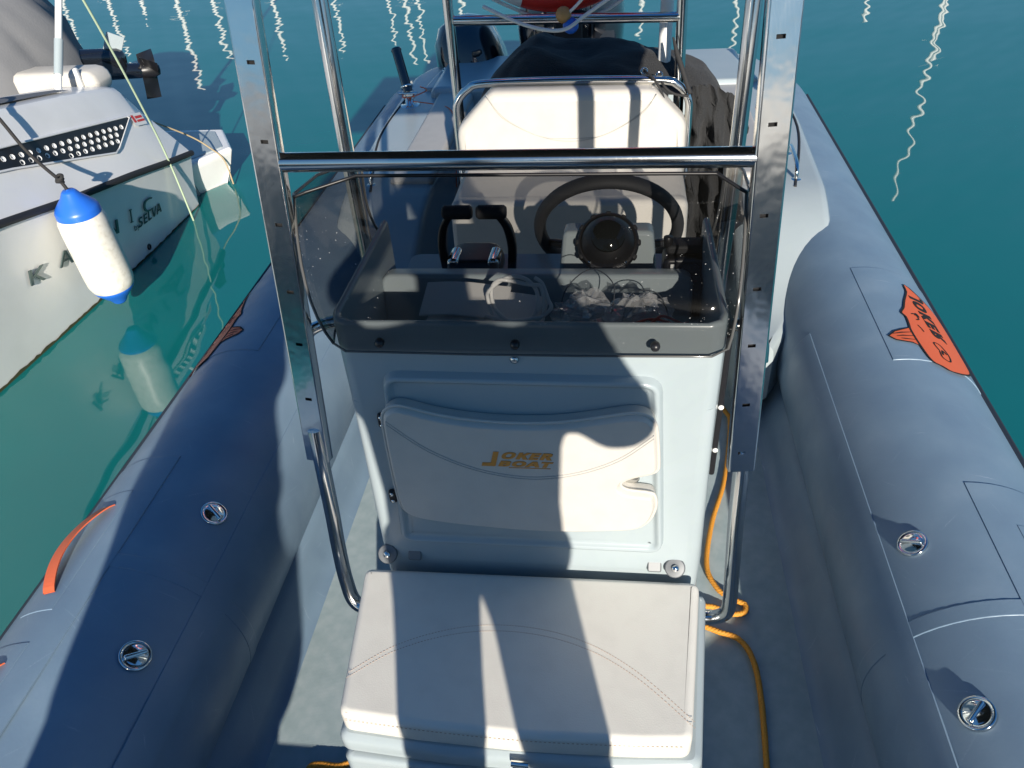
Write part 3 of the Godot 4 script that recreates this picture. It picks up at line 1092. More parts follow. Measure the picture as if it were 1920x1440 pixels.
# ------------------------------------------------------------------ windscreen
func build_windscreen() -> void:
	var bot := [Vector3(-0.358, 1.366, -1.52), Vector3(-0.362, 1.366, -1.30), Vector3(-0.362, 1.366, -1.15), Vector3(-0.352, 1.366, -1.108), Vector3(-0.322, 1.366, -1.084), Vector3(-0.10, 1.366, -1.080), Vector3(0.10, 1.366, -1.080), Vector3(0.322, 1.366, -1.084), Vector3(0.352, 1.366, -1.108), Vector3(0.362, 1.366, -1.15), Vector3(0.362, 1.366, -1.30), Vector3(0.358, 1.366, -1.52)]
	var top := [Vector3(-0.42, 1.50, -1.64), Vector3(-0.432, 1.565, -1.40), Vector3(-0.432, 1.582, -1.275), Vector3(-0.424, 1.586, -1.252), Vector3(-0.400, 1.596, -1.246), Vector3(-0.310, 1.622, -1.246), Vector3(0.325, 1.617, -1.246), Vector3(0.362, 1.594, -1.246), Vector3(0.374, 1.585, -1.252), Vector3(0.382, 1.580, -1.275), Vector3(0.390, 1.56, -1.40), Vector3(0.39, 1.50, -1.64)]
	var b := PackedVector3Array()
	var t := PackedVector3Array()
	for i in bot.size() - 1:
		for k in 6:
			b.append((bot[i] as Vector3).lerp(bot[i + 1], k / 6.0))
			t.append((top[i] as Vector3).lerp(top[i + 1], k / 6.0))
	b.append(bot[-1])
	t.append(top[-1])
	var nc := b.size()
	var rows := []
	for i in 12:
		var f := minf(1.0, i / 8.0)
		var row := PackedVector3Array()
		for j in nc:
			var lip := clampf((t[j].y - 1.588) / 0.03, 0.0, 1.0)
			var e := t[j] - Vector3(0, 0.022 * lip, -0.010 * lip)
			var q := b[j].lerp(e, f)
			var qz := b[j].lerp(e, pow(f, 1.5))
			var p := Vector3(q.x, q.y, qz.z + 0.026 * sin(PI * f))
			if i > 8:
				p += Vector3(0, 0.012, -0.045) * lip * (i - 8) / 3.0 + Vector3(0, 0.0007 * (i - 8), 0)
			row.append(p)
		rows.append(row)
	var g := Geo.new()
	g.grid(rows)
	g.facing(0, Vector3(0, 0.3, 1))
	var ws := part(boat, "windscreen", g, M.tint, "smoked acrylic windscreen wrapped round the console top")
	# the polished edge along the top and down the sides
	g = Geo.new()
	var edge := PackedVector3Array()
	for j in nc: edge.append(rows[11][j])
	g.tube(edge, 0.0032, 6)
	part(ws, "top_edge", g, M.black)
	for e in [0, 18, 48, nc - 1]:
		g = Geo.new()
		var q := PackedVector3Array()
		for i in 12: q.append(rows[i][e])
		g.tube(q, 0.003, 6)
		part(ws, "side_edge", g, M.tint_edge)
	g = Geo.new()
	for j in nc: edge[j] = rows[0][j]
	g.tube(edge, 0.0022, 6)
	part(ws, "bottom_edge", g, M.tint_edge)
	# dried salt spots
	g = Geo.new()
	var rg := RandomNumberGenerator.new()
	rg.seed = 19
	for k in 320:
		var i := rg.randi_range(1, 7)
		var j := rg.randi_range(14, nc - 16)
		var c := ((rows[i] as PackedVector3Array)[j]).lerp((rows[i + 1] as PackedVector3Array)[j + 1], rg.randf())
		c = c.lerp((rows[i] as PackedVector3Array)[j + 1], rg.randf() * 0.5)
		var du := ((rows[i] as PackedVector3Array)[j + 1] - (rows[i] as PackedVector3Array)[j]).normalized()
		var dv := ((rows[i + 1] as PackedVector3Array)[j] - (rows[i] as PackedVector3Array)[j]).normalized()
		var nn := du.cross(dv).normalized() * 0.0007
		var r := 0.0004 + 0.0008 * pow(rg.randf(), 3.0)
		var ring := PackedVector3Array()
		for q in 5: ring.append(c + nn + (du * cos(TAU * q / 5.0) + dv * sin(TAU * q / 5.0)) * r)
		g.fan(ring)
	var salt := part(ws, "salt_spots", g, M.salt)
	salt.set_meta("kind", "stuff")
	for x in [-0.252, -0.012, 0.226]:
		g = Geo.new()
		g.lathe(PackedVector2Array([Vector2(0, -0.006), Vector2(0.008, -0.006), Vector2(0.0085, 0.0), Vector2(0.007, 0.005), Vector2(0.003, 0.007), Vector2(0, 0.0072)]), Transform3D(Basis(Vector3.RIGHT, PI / 2), Vector3(x, 1.393, -1.072)), 16)
		part(ws, "bolt", g, M.black)


func build_dashboard() -> void:
	# tray, and the dash behind it sloping down towards the helm
	var g := Geo.new()
	g.box(Vector3(0, 1.237, -1.25), Vector3(0.67, 0.006, 0.28), 0.001)
	var tray := part(boat, "dashboard_tray", g, M.gel, "grey tray behind the windscreen")
	g = Geo.new()
	var up := Transform3D(Basis(Vector3(1, 0, 0), Vector3(0, 0.985, -0.17), Vector3(0, 0.17, 0.985)), Vector3(-0.012, 1.275, -1.39))
	g.prism(rr(0.66, 0.14, 0.03, 6), up, [[0.0, -0.03], [0.0, 0.0], [0.003, 0.006], [0.008, 0.008]])
	part(tray, "back_wall", g, M.gel)
	g = Geo.new()
	var prof := [Vector2(-1.40, 1.22), Vector2(-1.40, 1.328), Vector2(-1.408, 1.335), Vector2(-1.42, 1.328), Vector2(-1.44, 1.29), Vector2(-1.52, 1.275), Vector2(-1.69, 1.185), Vector2(-1.695, 1.16), Vector2(-1.69, 0.30), Vector2(-1.45, 0.30)]
	var poly := PackedVector2Array()
	for p in prof: poly.append(p)
	g.prism(poly, Transform3D(Basis(Vector3(0, 0, 1), Vector3.UP, Vector3(1, 0, 0)), Vector3(0, 0, 0)), [[0.004, -0.336], [0.0, -0.332], [0.0, 0.332], [0.004, 0.336]], -1)
	var dash := part(boat, "dashboard", g, M.black, "black dashboard in front of the helm")
	# compass on its grey pod
	g = Geo.new()
	g.prism(rp([Vector2(-0.108, 0.0), Vector2(0.108, 0.0), Vector2(0.098, 0.10), Vector2(-0.098, 0.10)], 0.015), Transform3D(Basis(Vector3.RIGHT, -0.15), Vector3(0.142, 1.275, -1.545)), [[0.0, -0.02], [0.0, 0.03], [0.004, 0.036], [0.010, 0.038]])
	var pod := part(boat, "compass_pod", g, M.gel, "grey pod carrying the compass")
	var cx := Transform3D(Basis(Vector3.RIGHT, 0.75), Vector3(0.142, 1.362, -1.50))
	g = Geo.new()
	g.lathe(PackedVector2Array([Vector2(0, -0.05), Vector2(0.05, -0.045), Vector2(0.062, -0.02), Vector2(0.066, 0.0), Vector2(0.066, 0.010), Vector2(0.060, 0.014), Vector2(0.058, 0.010), Vector2(0.050, 0.030), Vector2(0.035, 0.045), Vector2(0.018, 0.052), Vector2(0, 0.054)]), cx, 36)
	var comp := part(boat, "compass", g, M.black, "round black compass seen through the windscreen")
	g = Geo.new()
	for k in 12:
		var a := TAU * k / 12
		g.box(cx * Vector3(cos(a) * 0.064, 0.004, sin(a) * 0.064), Vector3(0.012, 0.016, 0.012), 0.003, cx.basis * Basis(Vector3.UP, -a))
	part(comp, "bezel", g, M.rubber)
	g = Geo.new()
	g.lathe(PackedVector2Array([Vector2(0, 0.044), Vector2(0.022, 0.046), Vector2(0.036, 0.0455), Vector2(0.034, 0.049), Vector2(0.018, 0.056), Vector2(0, 0.058)]), cx, 28)
	part(comp, "lens", g, M.lens)
	for a in [0.9, 2.25]:
		g = Geo.new()
		g.lathe(PackedVector2Array([Vector2(0, 0), Vector2(0.004, 0), Vector2(0.003, 0.003), Vector2(0, 0.003)]), Transform3D(cx.basis, cx * Vector3(cos(a) * 0.060, 0.012, sin(a) * 0.060)), 10)
		part(comp, "screw", g, M.chrome)
	# steering wheel
	var wc := Vector3(0.140, 1.247, -1.80)
	var wb := axis_basis(Vector3(0, -0.42, 0.907))
	g = Geo.new()
	g.torus(wc, 0.174, 0.0155, wb, 0, TAU, 64, 16, 0.02)
	var wheel := part(boat, "steering_wheel", g, M.rubber, "black steering wheel behind the windscreen")
	for a in [-0.35, PI + 0.35, -PI / 2]:
		g = Geo.new()
		var dir := wb * Vector3(cos(a), sin(a), 0)
		var q := [wc + dir * 0.165, wc + dir * 0.10 + wb.z * 0.025, wc + dir * 0.03 + wb.z * 0.04]
		g.tube(cr(q, 5), [0.011, 0.011, 0.012, 0.012, 0.013, 0.013, 0.014, 0.014, 0.015, 0.016, 0.016], 8)
		part(wheel, "spoke", g, M.black)
	g = Geo.new()
	g.lathe(PackedVector2Array([Vector2(0, -0.03), Vector2(0.03, -0.03), Vector2(0.045, 0.0), Vector2(0.045, 0.02), Vector2(0.03, 0.12), Vector2(0, 0.12)]), Transform3D(y_basis(wb.z), wc + wb.z * 0.02), 24)
	part(wheel, "hub", g, M.black)
	# twin throttle levers
	g = Geo.new()
	g.box(Vector3(-0.175, 1.235, -1.62), Vector3(0.13, 0.09, 0.12), 0.02)
	var th := part(boat, "throttle_control", g, M.black, "twin lever throttle control with black grips")
	for k in [-1, 1]:
		var cxx: float = -0.168 + k * 0.042
		g = Geo.new()
		g.box(Vector3(-0.172 + k * 0.045, 1.262, -1.60), Vector3(0.03, 0.05, 0.07), 0.008, Basis(Vector3.BACK, -k * 0.25))
		part(th, "lever_base", g, M.chrome)
		g = Geo.new()
		var q := cr([Vector3(cxx + k * 0.038, 1.23, -1.62), Vector3(cxx + k * 0.042, 1.29, -1.622), Vector3(cxx + k * 0.034, 1.34, -1.622), Vector3(cxx + k * 0.016, 1.372, -1.62)], 6)
		var rows := []
		for p in q:
			rows.append(PackedVector3Array([p + Vector3(-0.010, 0, 0.007), p + Vector3(-0.006, 0, 0.011), p + Vector3(0.006, 0, 0.011), p + Vector3(0.010, 0, 0.007), p + Vector3(0.010, 0, -0.009), p + Vector3(-0.010, 0, -0.009)]))
		g.grid(rows, true, false, 0)
		g.closed(0)
		part(th, "lever", g, M.black)
		g = Geo.new()
		g.lathe(PackedVector2Array([Vector2(0, -0.036), Vector2(0.012, -0.036), Vector2(0.0165, -0.030), Vector2(0.0165, 0.028), Vector2(0.012, 0.034), Vector2(0, 0.034)]), Transform3D(Basis(Vector3.BACK, PI / 2), Vector3(cxx - k * 0.002, 1.380, -1.62)), 18)
		part(th, "grip", g, M.rubber)
	# radio holder at the sunny end of the dash
	g = Geo.new()
	g.box(Vector3(0.305, 1.315, -1.47), Vector3(0.095, 0.085, 0.06), 0.008)
	var rad := part(boat, "radio_bracket", g, M.black, "black instrument bracket with knobs near the windscreen corner")
	g = Geo.new()
	g.box(Vector3(0.305, 1.366, -1.48), Vector3(0.085, 0.022, 0.045), 0.006)
	part(rad, "clamp", g, M.rubber)
	for k in [-1, 1]:
		g = Geo.new()
		g.lathe(PackedVector2Array([Vector2(0, 0), Vector2(0.010, 0), Vector2(0.010, 0.02), Vector2(0, 0.022)]), Transform3D(Basis.IDENTITY, Vector3(0.305 + k * 0.038, 1.372, -1.47)), 12)
		part(rad, "knob", g, M.black)
	g = Geo.new()
	g.lathe(PackedVector2Array([Vector2(0, 0), Vector2(0.022, 0), Vector2(0.022, 0.010), Vector2(0, 0.012)]), Transform3D(Basis(Vector3.RIGHT, PI / 2), Vector3(0.315, 1.325, -1.44)), 18)
	part(rad, "dial", g, M.rubber)
	g = Geo.new()
	g.box(Vector3(0.277, 1.325, -1.4385), Vector3(0.009, 0.04, 0.002), 0.0005)
	part(rad, "label_strip", g, M.white)
	g = Geo.new()
	g.tube(cr([Vector3(0.345, 1.21, -1.44), Vector3(0.352, 1.30, -1.44), Vector3(0.348, 1.36, -1.45), Vector3(0.340, 1.375, -1.47)], 5), 0.008, 8)
	part(rad, "handle", g, M.rubber)


# ------------------------------------------------------------------ steel frame
func build_t_top() -> void:
	var g := Geo.new()
	# cross bar
	g.tube(PackedVector3Array([Vector3(-0.416, 1.664, -1.224), Vector3(0.376, 1.660, -1.224)]), 0.0168, 24)
	var frame := part(boat, "steel_frame", g, M.steel, "polished steel frame standing round the console")
	for s in [-1.0, 1.0]:
		var xt := -0.425 if s < 0 else 0.388
		var xb := -0.462 if s < 0 else 0.414
		# slotted flat channel
		var p0 := Vector3(xb, 1.055 if s > 0 else 1.045, -1.128)
		var p1 := Vector3(xt, 2.07, -1.265)
		var y := (p1 - p0).normalized()
		var x := Vector3(1, 0, 0)
		x = (x - y * x.dot(y)).normalized()
		x = x.rotated(y, 0.12 * s)
		var z := x.cross(y)
		var L := p0.distance_to(p1)
		var xf := Transform3D(Basis(x, y, z), p0)
		# cut the face along its length round each slot
		g = Geo.new()
		var w := 0.0225
		var slots := [0.045, 0.155, 0.28, 0.39, 0.52, 0.665, 0.79, 0.93]
		var sx: float = -0.004 * s
		var hw := 0.007
		var hh := 0.0032
		for fz in [0.0, -0.003]:
			var yy := 0.0
			for k in slots.size() + 1:
				var y1: float = (slots[k] - hh) if k < slots.size() else L
				var f := g.v.size()
				g.quad(xf * Vector3(-w, yy, fz), xf * Vector3(w, yy, fz), xf * Vector3(w, y1, fz), xf * Vector3(-w, y1, fz), -1)
				if k < slots.size():
					var y2: float = slots[k] + hh
					g.quad(xf * Vector3(-w, y1, fz), xf * Vector3(sx - hw, y1, fz), xf * Vector3(sx - hw, y2, fz), xf * Vector3(-w, y2, fz), -1)
					g.quad(xf * Vector3(sx + hw, y1, fz), xf * Vector3(w, y1, fz), xf * Vector3(w, y2, fz), xf * Vector3(sx + hw, y2, fz), -1)
					yy = y2
				g.facing(f, z if fz == 0.0 else -z)
		for k in slots.size():
			var f := g.v.size()
			var a: float = slots[k] - hh
			var b: float = slots[k] + hh
			var c := [Vector2(sx - hw, a), Vector2(sx + hw, a), Vector2(sx + hw, b), Vector2(sx - hw, b)]
			for i in 4:
				var q: Vector2 = c[i]
				var q2: Vector2 = c[(i + 1) % 4]
				g.quad(xf * Vector3(q.x, q.y, 0), xf * Vector3(q2.x, q2.y, 0), xf * Vector3(q2.x, q2.y, -0.003), xf * Vector3(q.x, q.y, -0.003), -1)
		# flanges with rounded corners
		for e in [-1.0, 1.0]:
			var f := g.v.size()
			var rows := []
			for yy in [0.0, L]:
				var row := PackedVector3Array()
				for q in [Vector2(w, 0.0), Vector2(w + 0.0022, -0.0008), Vector2(w + 0.0036, -0.0028), Vector2(w + 0.004, -0.006), Vector2(w + 0.004, -0.020), Vector2(w + 0.001, -0.020), Vector2(w + 0.001, -0.004), Vector2(w, -0.003)]:
					row.append(xf * Vector3(q.x * e, yy, q.y))
				rows.append(row)
			g.grid(rows, false, false, 2)
			g.facing(f, x * e)
			var row0: PackedVector3Array = rows[0]
			g.tri(row0[3], row0[4], row0[5], -1)
			g.tri(row0[3], row0[5], row0[6], -1)
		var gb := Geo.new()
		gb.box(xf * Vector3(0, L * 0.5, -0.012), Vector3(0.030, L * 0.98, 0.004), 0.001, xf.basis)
		part(frame, "slot_shade_strip", gb, M.hole)  # dark strip added behind the slots to stand in for their inner shade
		part(frame, "slotted_channel", g, M.plate, "flat slotted steel channel on the %s" % ("shaded side" if s < 0 else "sunlit side"))
		# tube under the channel, bending in to the seat
		g = Geo.new()
		var q: Array
		if s < 0:
			q = [Vector3(-0.456, 1.12, -1.145), Vector3(-0.454, 1.03, -1.128), Vector3(-0.457, 0.896, -1.115), Vector3(-0.459, 0.80, -1.102), Vector3(-0.450, 0.715, -1.075), Vector3(-0.428, 0.662, -1.05), Vector3(-0.365, 0.645, -1.035)]
		else:
			q = [Vector3(0.416, 1.12, -1.155), Vector3(0.416, 1.05, -1.145), Vector3(0.419, 0.92, -1.132), Vector3(0.426, 0.78, -1.122), Vector3(0.432, 0.665, -1.115), Vector3(0.428, 0.618, -1.113), Vector3(0.400, 0.598, -1.112), Vector3(0.350, 0.595, -1.112)]
		g.tube(cr(q, 7), 0.0165, 20)
		part(frame, "front_leg", g, M.steel)
		# rear leg
		g = Geo.new()
		if s < 0:
			q = [Vector3(-0.487, 2.06, -1.78), Vector3(-0.478, 1.5, -1.72), Vector3(-0.47, 1.2, -1.70), Vector3(-0.46, 0.8, -1.69), Vector3(-0.45, 0.30, -1.68)]
		else:
			q = [Vector3(0.430, 2.06, -1.78), Vector3(0.424, 1.5, -1.72), Vector3(0.418, 1.2, -1.70), Vector3(0.41, 0.8, -1.69), Vector3(0.405, 0.30, -1.68)]
		g.tube(cr(q, 5), 0.0175, 20)
		part(frame, "rear_leg", g, M.steel)
		# bracket hooking to the console flank
		g = Geo.new()
		g.tube(cr([Vector3(s * 0.352, 1.335, -1.22), Vector3(s * 0.39, 1.34, -1.22), Vector3(s * 0.425 + (0.0 if s > 0 else -0.015), 1.325, -1.205), Vector3(s * 0.43 + (0.0 if s > 0 else -0.02), 1.28, -1.19)], 6), 0.0125, 12)
		g.lathe(PackedVector2Array([Vector2(0, 0), Vector2(0.028, 0), Vector2(0.028, 0.006), Vector2(0.022, 0.009), Vector2(0, 0.009)]), Transform3D(Basis(Vector3.BACK, -s * PI / 2), Vector3(s * 0.353, 1.335, -1.22)), 18)
		part(frame, "bracket", g, M.steel)
	# the roof above, out of the picture, shades the stern
	g = Geo.new()
	g.box(Vector3(0.0, 2.10, -1.50), Vector3(1.42, 0.05, 1.42), 0.02)
	part(boat, "sun_roof", g, M.canvas)


# ------------------------------------------------------------------ helm seat and arch
func build_helm_seat() -> void:
	var g := Geo.new()
	g.box(Vector3(0.01, 0.60, -2.42), Vector3(0.72, 0.62, 0.42), 0.03)
	var seat := part(boat, "helm_seat", g, M.gel, "helm seat with beige cushions behind the steering wheel")
	g = Geo.new()
	g.prism(rr(0.74, 0.36, 0.03, 5, Vector2(0.01, 0.955)), Transform3D(Basis(Vector3.RIGHT, -0.10), Vector3(0, 0.0, -2.215 + 0.095)), [[0.004, -0.04], [0.0, -0.03], [0.0, 0.0], [0.006, 0.012], [0.016, 0.018]])
	part(seat, "front_pad", g, M.vinyl)
	g = Geo.new()
	g.prism(rr(0.74, 0.44, 0.04, 5, Vector2(0.01, 2.44)), Transform3D(Basis(Vector3.RIGHT, Vector3(0, 0, -1), Vector3.UP), Vector3.ZERO), [[0.004, 1.03], [0.0, 1.04], [0.0, 1.10], [0.006, 1.118], [0.02, 1.125]])
	part(seat, "cushion", g, M.vinyl)
	g = Geo.new()
	var back := rp([Vector2(-0.382, 1.165), Vector2(0.388, 1.160), Vector2(0.388, 1.290), Vector2(0.280, 1.400), Vector2(-0.258, 1.408), Vector2(-0.382, 1.285)], 0.025, 5)
	g.prism(back, Transform3D(Basis(Vector3.RIGHT, -0.05), Vector3(0, -0.043, -2.49)), [[0.004, -0.09], [0.0, -0.085], [0.0, -0.015], [0.005, 0.0], [0.015, 0.011], [0.03, 0.016]])
	var bk := part(seat, "backrest", g, M.vinyl, "beige helm backrest with cut top corners")
	for k in 2:
		g = Geo.new()
		var line := cr([Vector3(-0.27, 1.40 - k * 0.0, 0), Vector3(-0.22 + k * 0.006, 1.325, 0), Vector3(-0.10 + k * 0.003, 1.262, 0), Vector3(0.01, 1.243 + k * 0.009, 0), Vector3(0.12 - k * 0.003, 1.262, 0), Vector3(0.235 - k * 0.006, 1.325, 0), Vector3(0.285, 1.39, 0)], 8)
		for i in line.size(): line[i] = Transform3D(Basis(Vector3.RIGHT, -0.05), Vector3(0, -0.043, -2.49)) * Vector3(line[i].x, line[i].y, 0.0163)
		g.tube(line, 0.0012, 4)
		part(seat, "seam", g, M.vinyl_grey)
	# chrome hoop round the backrest
	g = Geo.new()
	var q := [Vector3(-0.39, 0.60, -2.63), Vector3(-0.392, 1.10, -2.63), Vector3(-0.392, 1.24, -2.63), Vector3(-0.385, 1.305, -2.63), Vector3(-0.345, 1.35, -2.63), Vector3(-0.28, 1.368, -2.63), Vector3(0.0, 1.370, -2.63), Vector3(0.29, 1.362, -2.63), Vector3(0.355, 1.345, -2.63), Vector3(0.392, 1.30, -2.63), Vector3(0.398, 1.235, -2.63), Vector3(0.398, 1.10, -2.63), Vector3(0.395, 0.60, -2.63)]
	g.tube(cr(q, 6), 0.0135, 14)
	part(seat, "chrome_hoop", g, M.steel)
	# arch behind the seat
	g = Geo.new()
	g.tube(PackedVector3Array([Vector3(-0.385, 1.547, -2.72), Vector3(0.352, 1.532, -2.72)]), 0.0165, 18)
	var arch := part(boat, "stern_arch", g, M.steel, "steel arch behind the helm seat")
	for s in [[-0.402, -0.398], [0.347, 0.386]]:
		g = Geo.new()
		g.tube(PackedVector3Array([Vector3(s[0], 2.0, -2.72), Vector3(lerpf(s[0], s[1], 0.5), 1.3, -2.72), Vector3(s[1], 0.32, -2.72)]), 0.0175, 18)
		part(arch, "post", g, M.steel)
	g = Geo.new()
	g.lathe(PackedVector2Array([Vector2(0, 1.15), Vector2(0.022, 1.15), Vector2(0.022, 2.05), Vector2(0, 2.05)]), Transform3D(Basis.IDENTITY, Vector3(0.318, 0, -2.83)), 18)
	part(arch, "light_pole", g, M.white)


# ------------------------------------------------------------------ stern and engines
func rounded_rows(list: Array, xf: Transform3D, n := 28, e := 3.2) -> Array:      # [y, half width, half depth, x shift, z shift]
	var rows := []
	for r in list:
		var row := PackedVector3Array()
		for k in n:
			var a := TAU * k / n
			var c := cos(a)
			var s := sin(a)
			row.append(xf * Vector3(r[3] + r[1] * signf(c) * pow(absf(c), 2.0 / e), r[0], r[4] + r[2] * signf(s) * pow(absf(s), 2.0 / e)))
		rows.append(row)
	return rows


func lofted(list: Array, xf := Transform3D.IDENTITY, e := 3.2) -> Geo:
	var g := Geo.new()
	var rows := rounded_rows(list, xf, 28, e)
	g.grid(rows, true, false, 0)
	var f := g.v.size()
	g.fan(rows[0], 0)
	g.flip(f)
	g.fan(rows[-1], 0)
	g.closed(0)
	return g


func build_stern() -> void:
	var g := Geo.new()
	g.box(Vector3(0, 0.45, -4.72), Vector3(1.3, 0.40, 0.12), 0.02)
	part(boat, "transom", g, M.gel)
	for s in [-1.0, 1.0]:
		g = Geo.new()
		g.box(Vector3(s * 0.62, 0.60, -4.45), Vector3(0.44, 0.60, 0.60), 0.025)
		var lock := part(boat, "stern_locker", g, M.gel)
		g = Geo.new()
		g.prism(rp([Vector2(s * 0.90, 4.27), Vector2(s * 0.50, 4.27), Vector2(s * 0.50, 4.70), Vector2(s * 0.86, 4.70)], 0.03), Transform3D(Basis(Vector3.RIGHT, Vector3(0, 0, -1), Vector3.UP), Vector3(0, 0.84, 0)), [[0.0, 0.0], [0.0, 0.018], [0.006, 0.024], [0.012, 0.025]])
		part(lock, "hatch_lid", g, M.gel)
		g = Geo.new()
		g.lathe(PackedVector2Array([Vector2(0, 0), Vector2(0.022, 0), Vector2(0.022, 0.005), Vector2(0.008, 0.007), Vector2(0.008, 0.02), Vector2(0, 0.02)]), Transform3D(Basis.IDENTITY, Vector3(s * 0.83, 0.865, -4.58)), 16)
		part(lock, "latch", g, M.chrome)
	# main outboard
	var eng := thing("outboard_motor", "large black glossy outboard motor at the stern under the lifebuoy", "outboard motor", Vector3(-0.10, 0, -4.9))
	var at := Transform3D(Basis.IDENTITY, Vector3(-0.11, 0, -4.93))
	part(eng, "cowling", lofted([[0.70, 0.20, 0.26, 0, 0], [0.74, 0.26, 0.33, 0, 0], [0.85, 0.30, 0.37, 0, 0], [1.05, 0.315, 0.39, 0, 0], [1.22, 0.30, 0.375, 0, -0.01], [1.33, 0.265, 0.34, 0, -0.02], [1.39, 0.20, 0.27, 0, -0.03], [1.415, 0.10, 0.15, 0, -0.04], [1.42, 0.02, 0.03, 0, -0.04]], at), M.black_gloss)
	g = Geo.new()
	g.box(at * Vector3(0, 0.98, 0.395), Vector3(0.16, 0.34, 0.03), 0.012)
	part(eng, "front_panel", g, M.black)
	for s in [-1.0, 1.0]:
		g = Geo.new()
		g.tube(cr([at * Vector3(s * 0.10, 0.80, 0.375), at * Vector3(s * 0.13, 1.05, 0.385), at * Vector3(s * 0.12, 1.25, 0.355), at * Vector3(s * 0.09, 1.37, 0.26)], 5), 0.006, 6)
		part(eng, "trim_line", g, M.rubber)
	part(eng, "midsection", lofted([[-0.3, 0.05, 0.12, 0, 0], [0.3, 0.07, 0.14, 0, 0], [0.62, 0.10, 0.18, 0, 0], [0.72, 0.20, 0.26, 0, 0]], at), M.black_gloss)
	g = Geo.new()
	g.box(at * Vector3(0, 0.55, 0.22), Vector3(0.24, 0.34, 0.10), 0.02)
	part(eng, "bracket", g, M.black)
	# auxiliary outboard, tilted over
	var aux := thing("outboard_motor", "smaller black outboard motor leaning at the left of the stern", "outboard motor", Vector3(-0.68, 0, -4.9))
	var at2 := Transform3D(Basis(Vector3.BACK, 0.28) * Basis(Vector3.RIGHT, -0.25), Vector3(-0.63, 0.54, -4.80))
	part(aux, "cowling", lofted([[0.0, 0.15, 0.20, 0, 0], [0.04, 0.185, 0.26, 0, 0], [0.18, 0.205, 0.285, 0, 0], [0.34, 0.205, 0.28, 0, 0], [0.46, 0.185, 0.255, 0, 0], [0.54, 0.14, 0.20, 0, 0], [0.575, 0.07, 0.11, 0, 0], [0.58, 0.01, 0.02, 0, 0]], at2, 2.5), M.black_gloss)
	part(aux, "midsection", lofted([[-0.7, 0.03, 0.07, 0, 0], [-0.2, 0.05, 0.10, 0, 0], [0.02, 0.11, 0.16, 0, 0]], at2), M.black_gloss)
	g = Geo.new()
	g.torus(at2 * Vector3(0, 0.21, 0), 0.207, 0.008, at2.basis * Basis(Vector3.RIGHT, PI / 2) * Basis.from_scale(Vector3(1, 1.42, 1)), 0, TAU, 40, 8)
	part(aux, "cowl_seam", g, M.rubber)
	g = Geo.new()
	g.box(at2 * Vector3(0.10, 0.34, 0.275), Vector3(0.06, 0.03, 0.02), 0.006, at2.basis)
	part(aux, "cowl_catch", g, M.black)


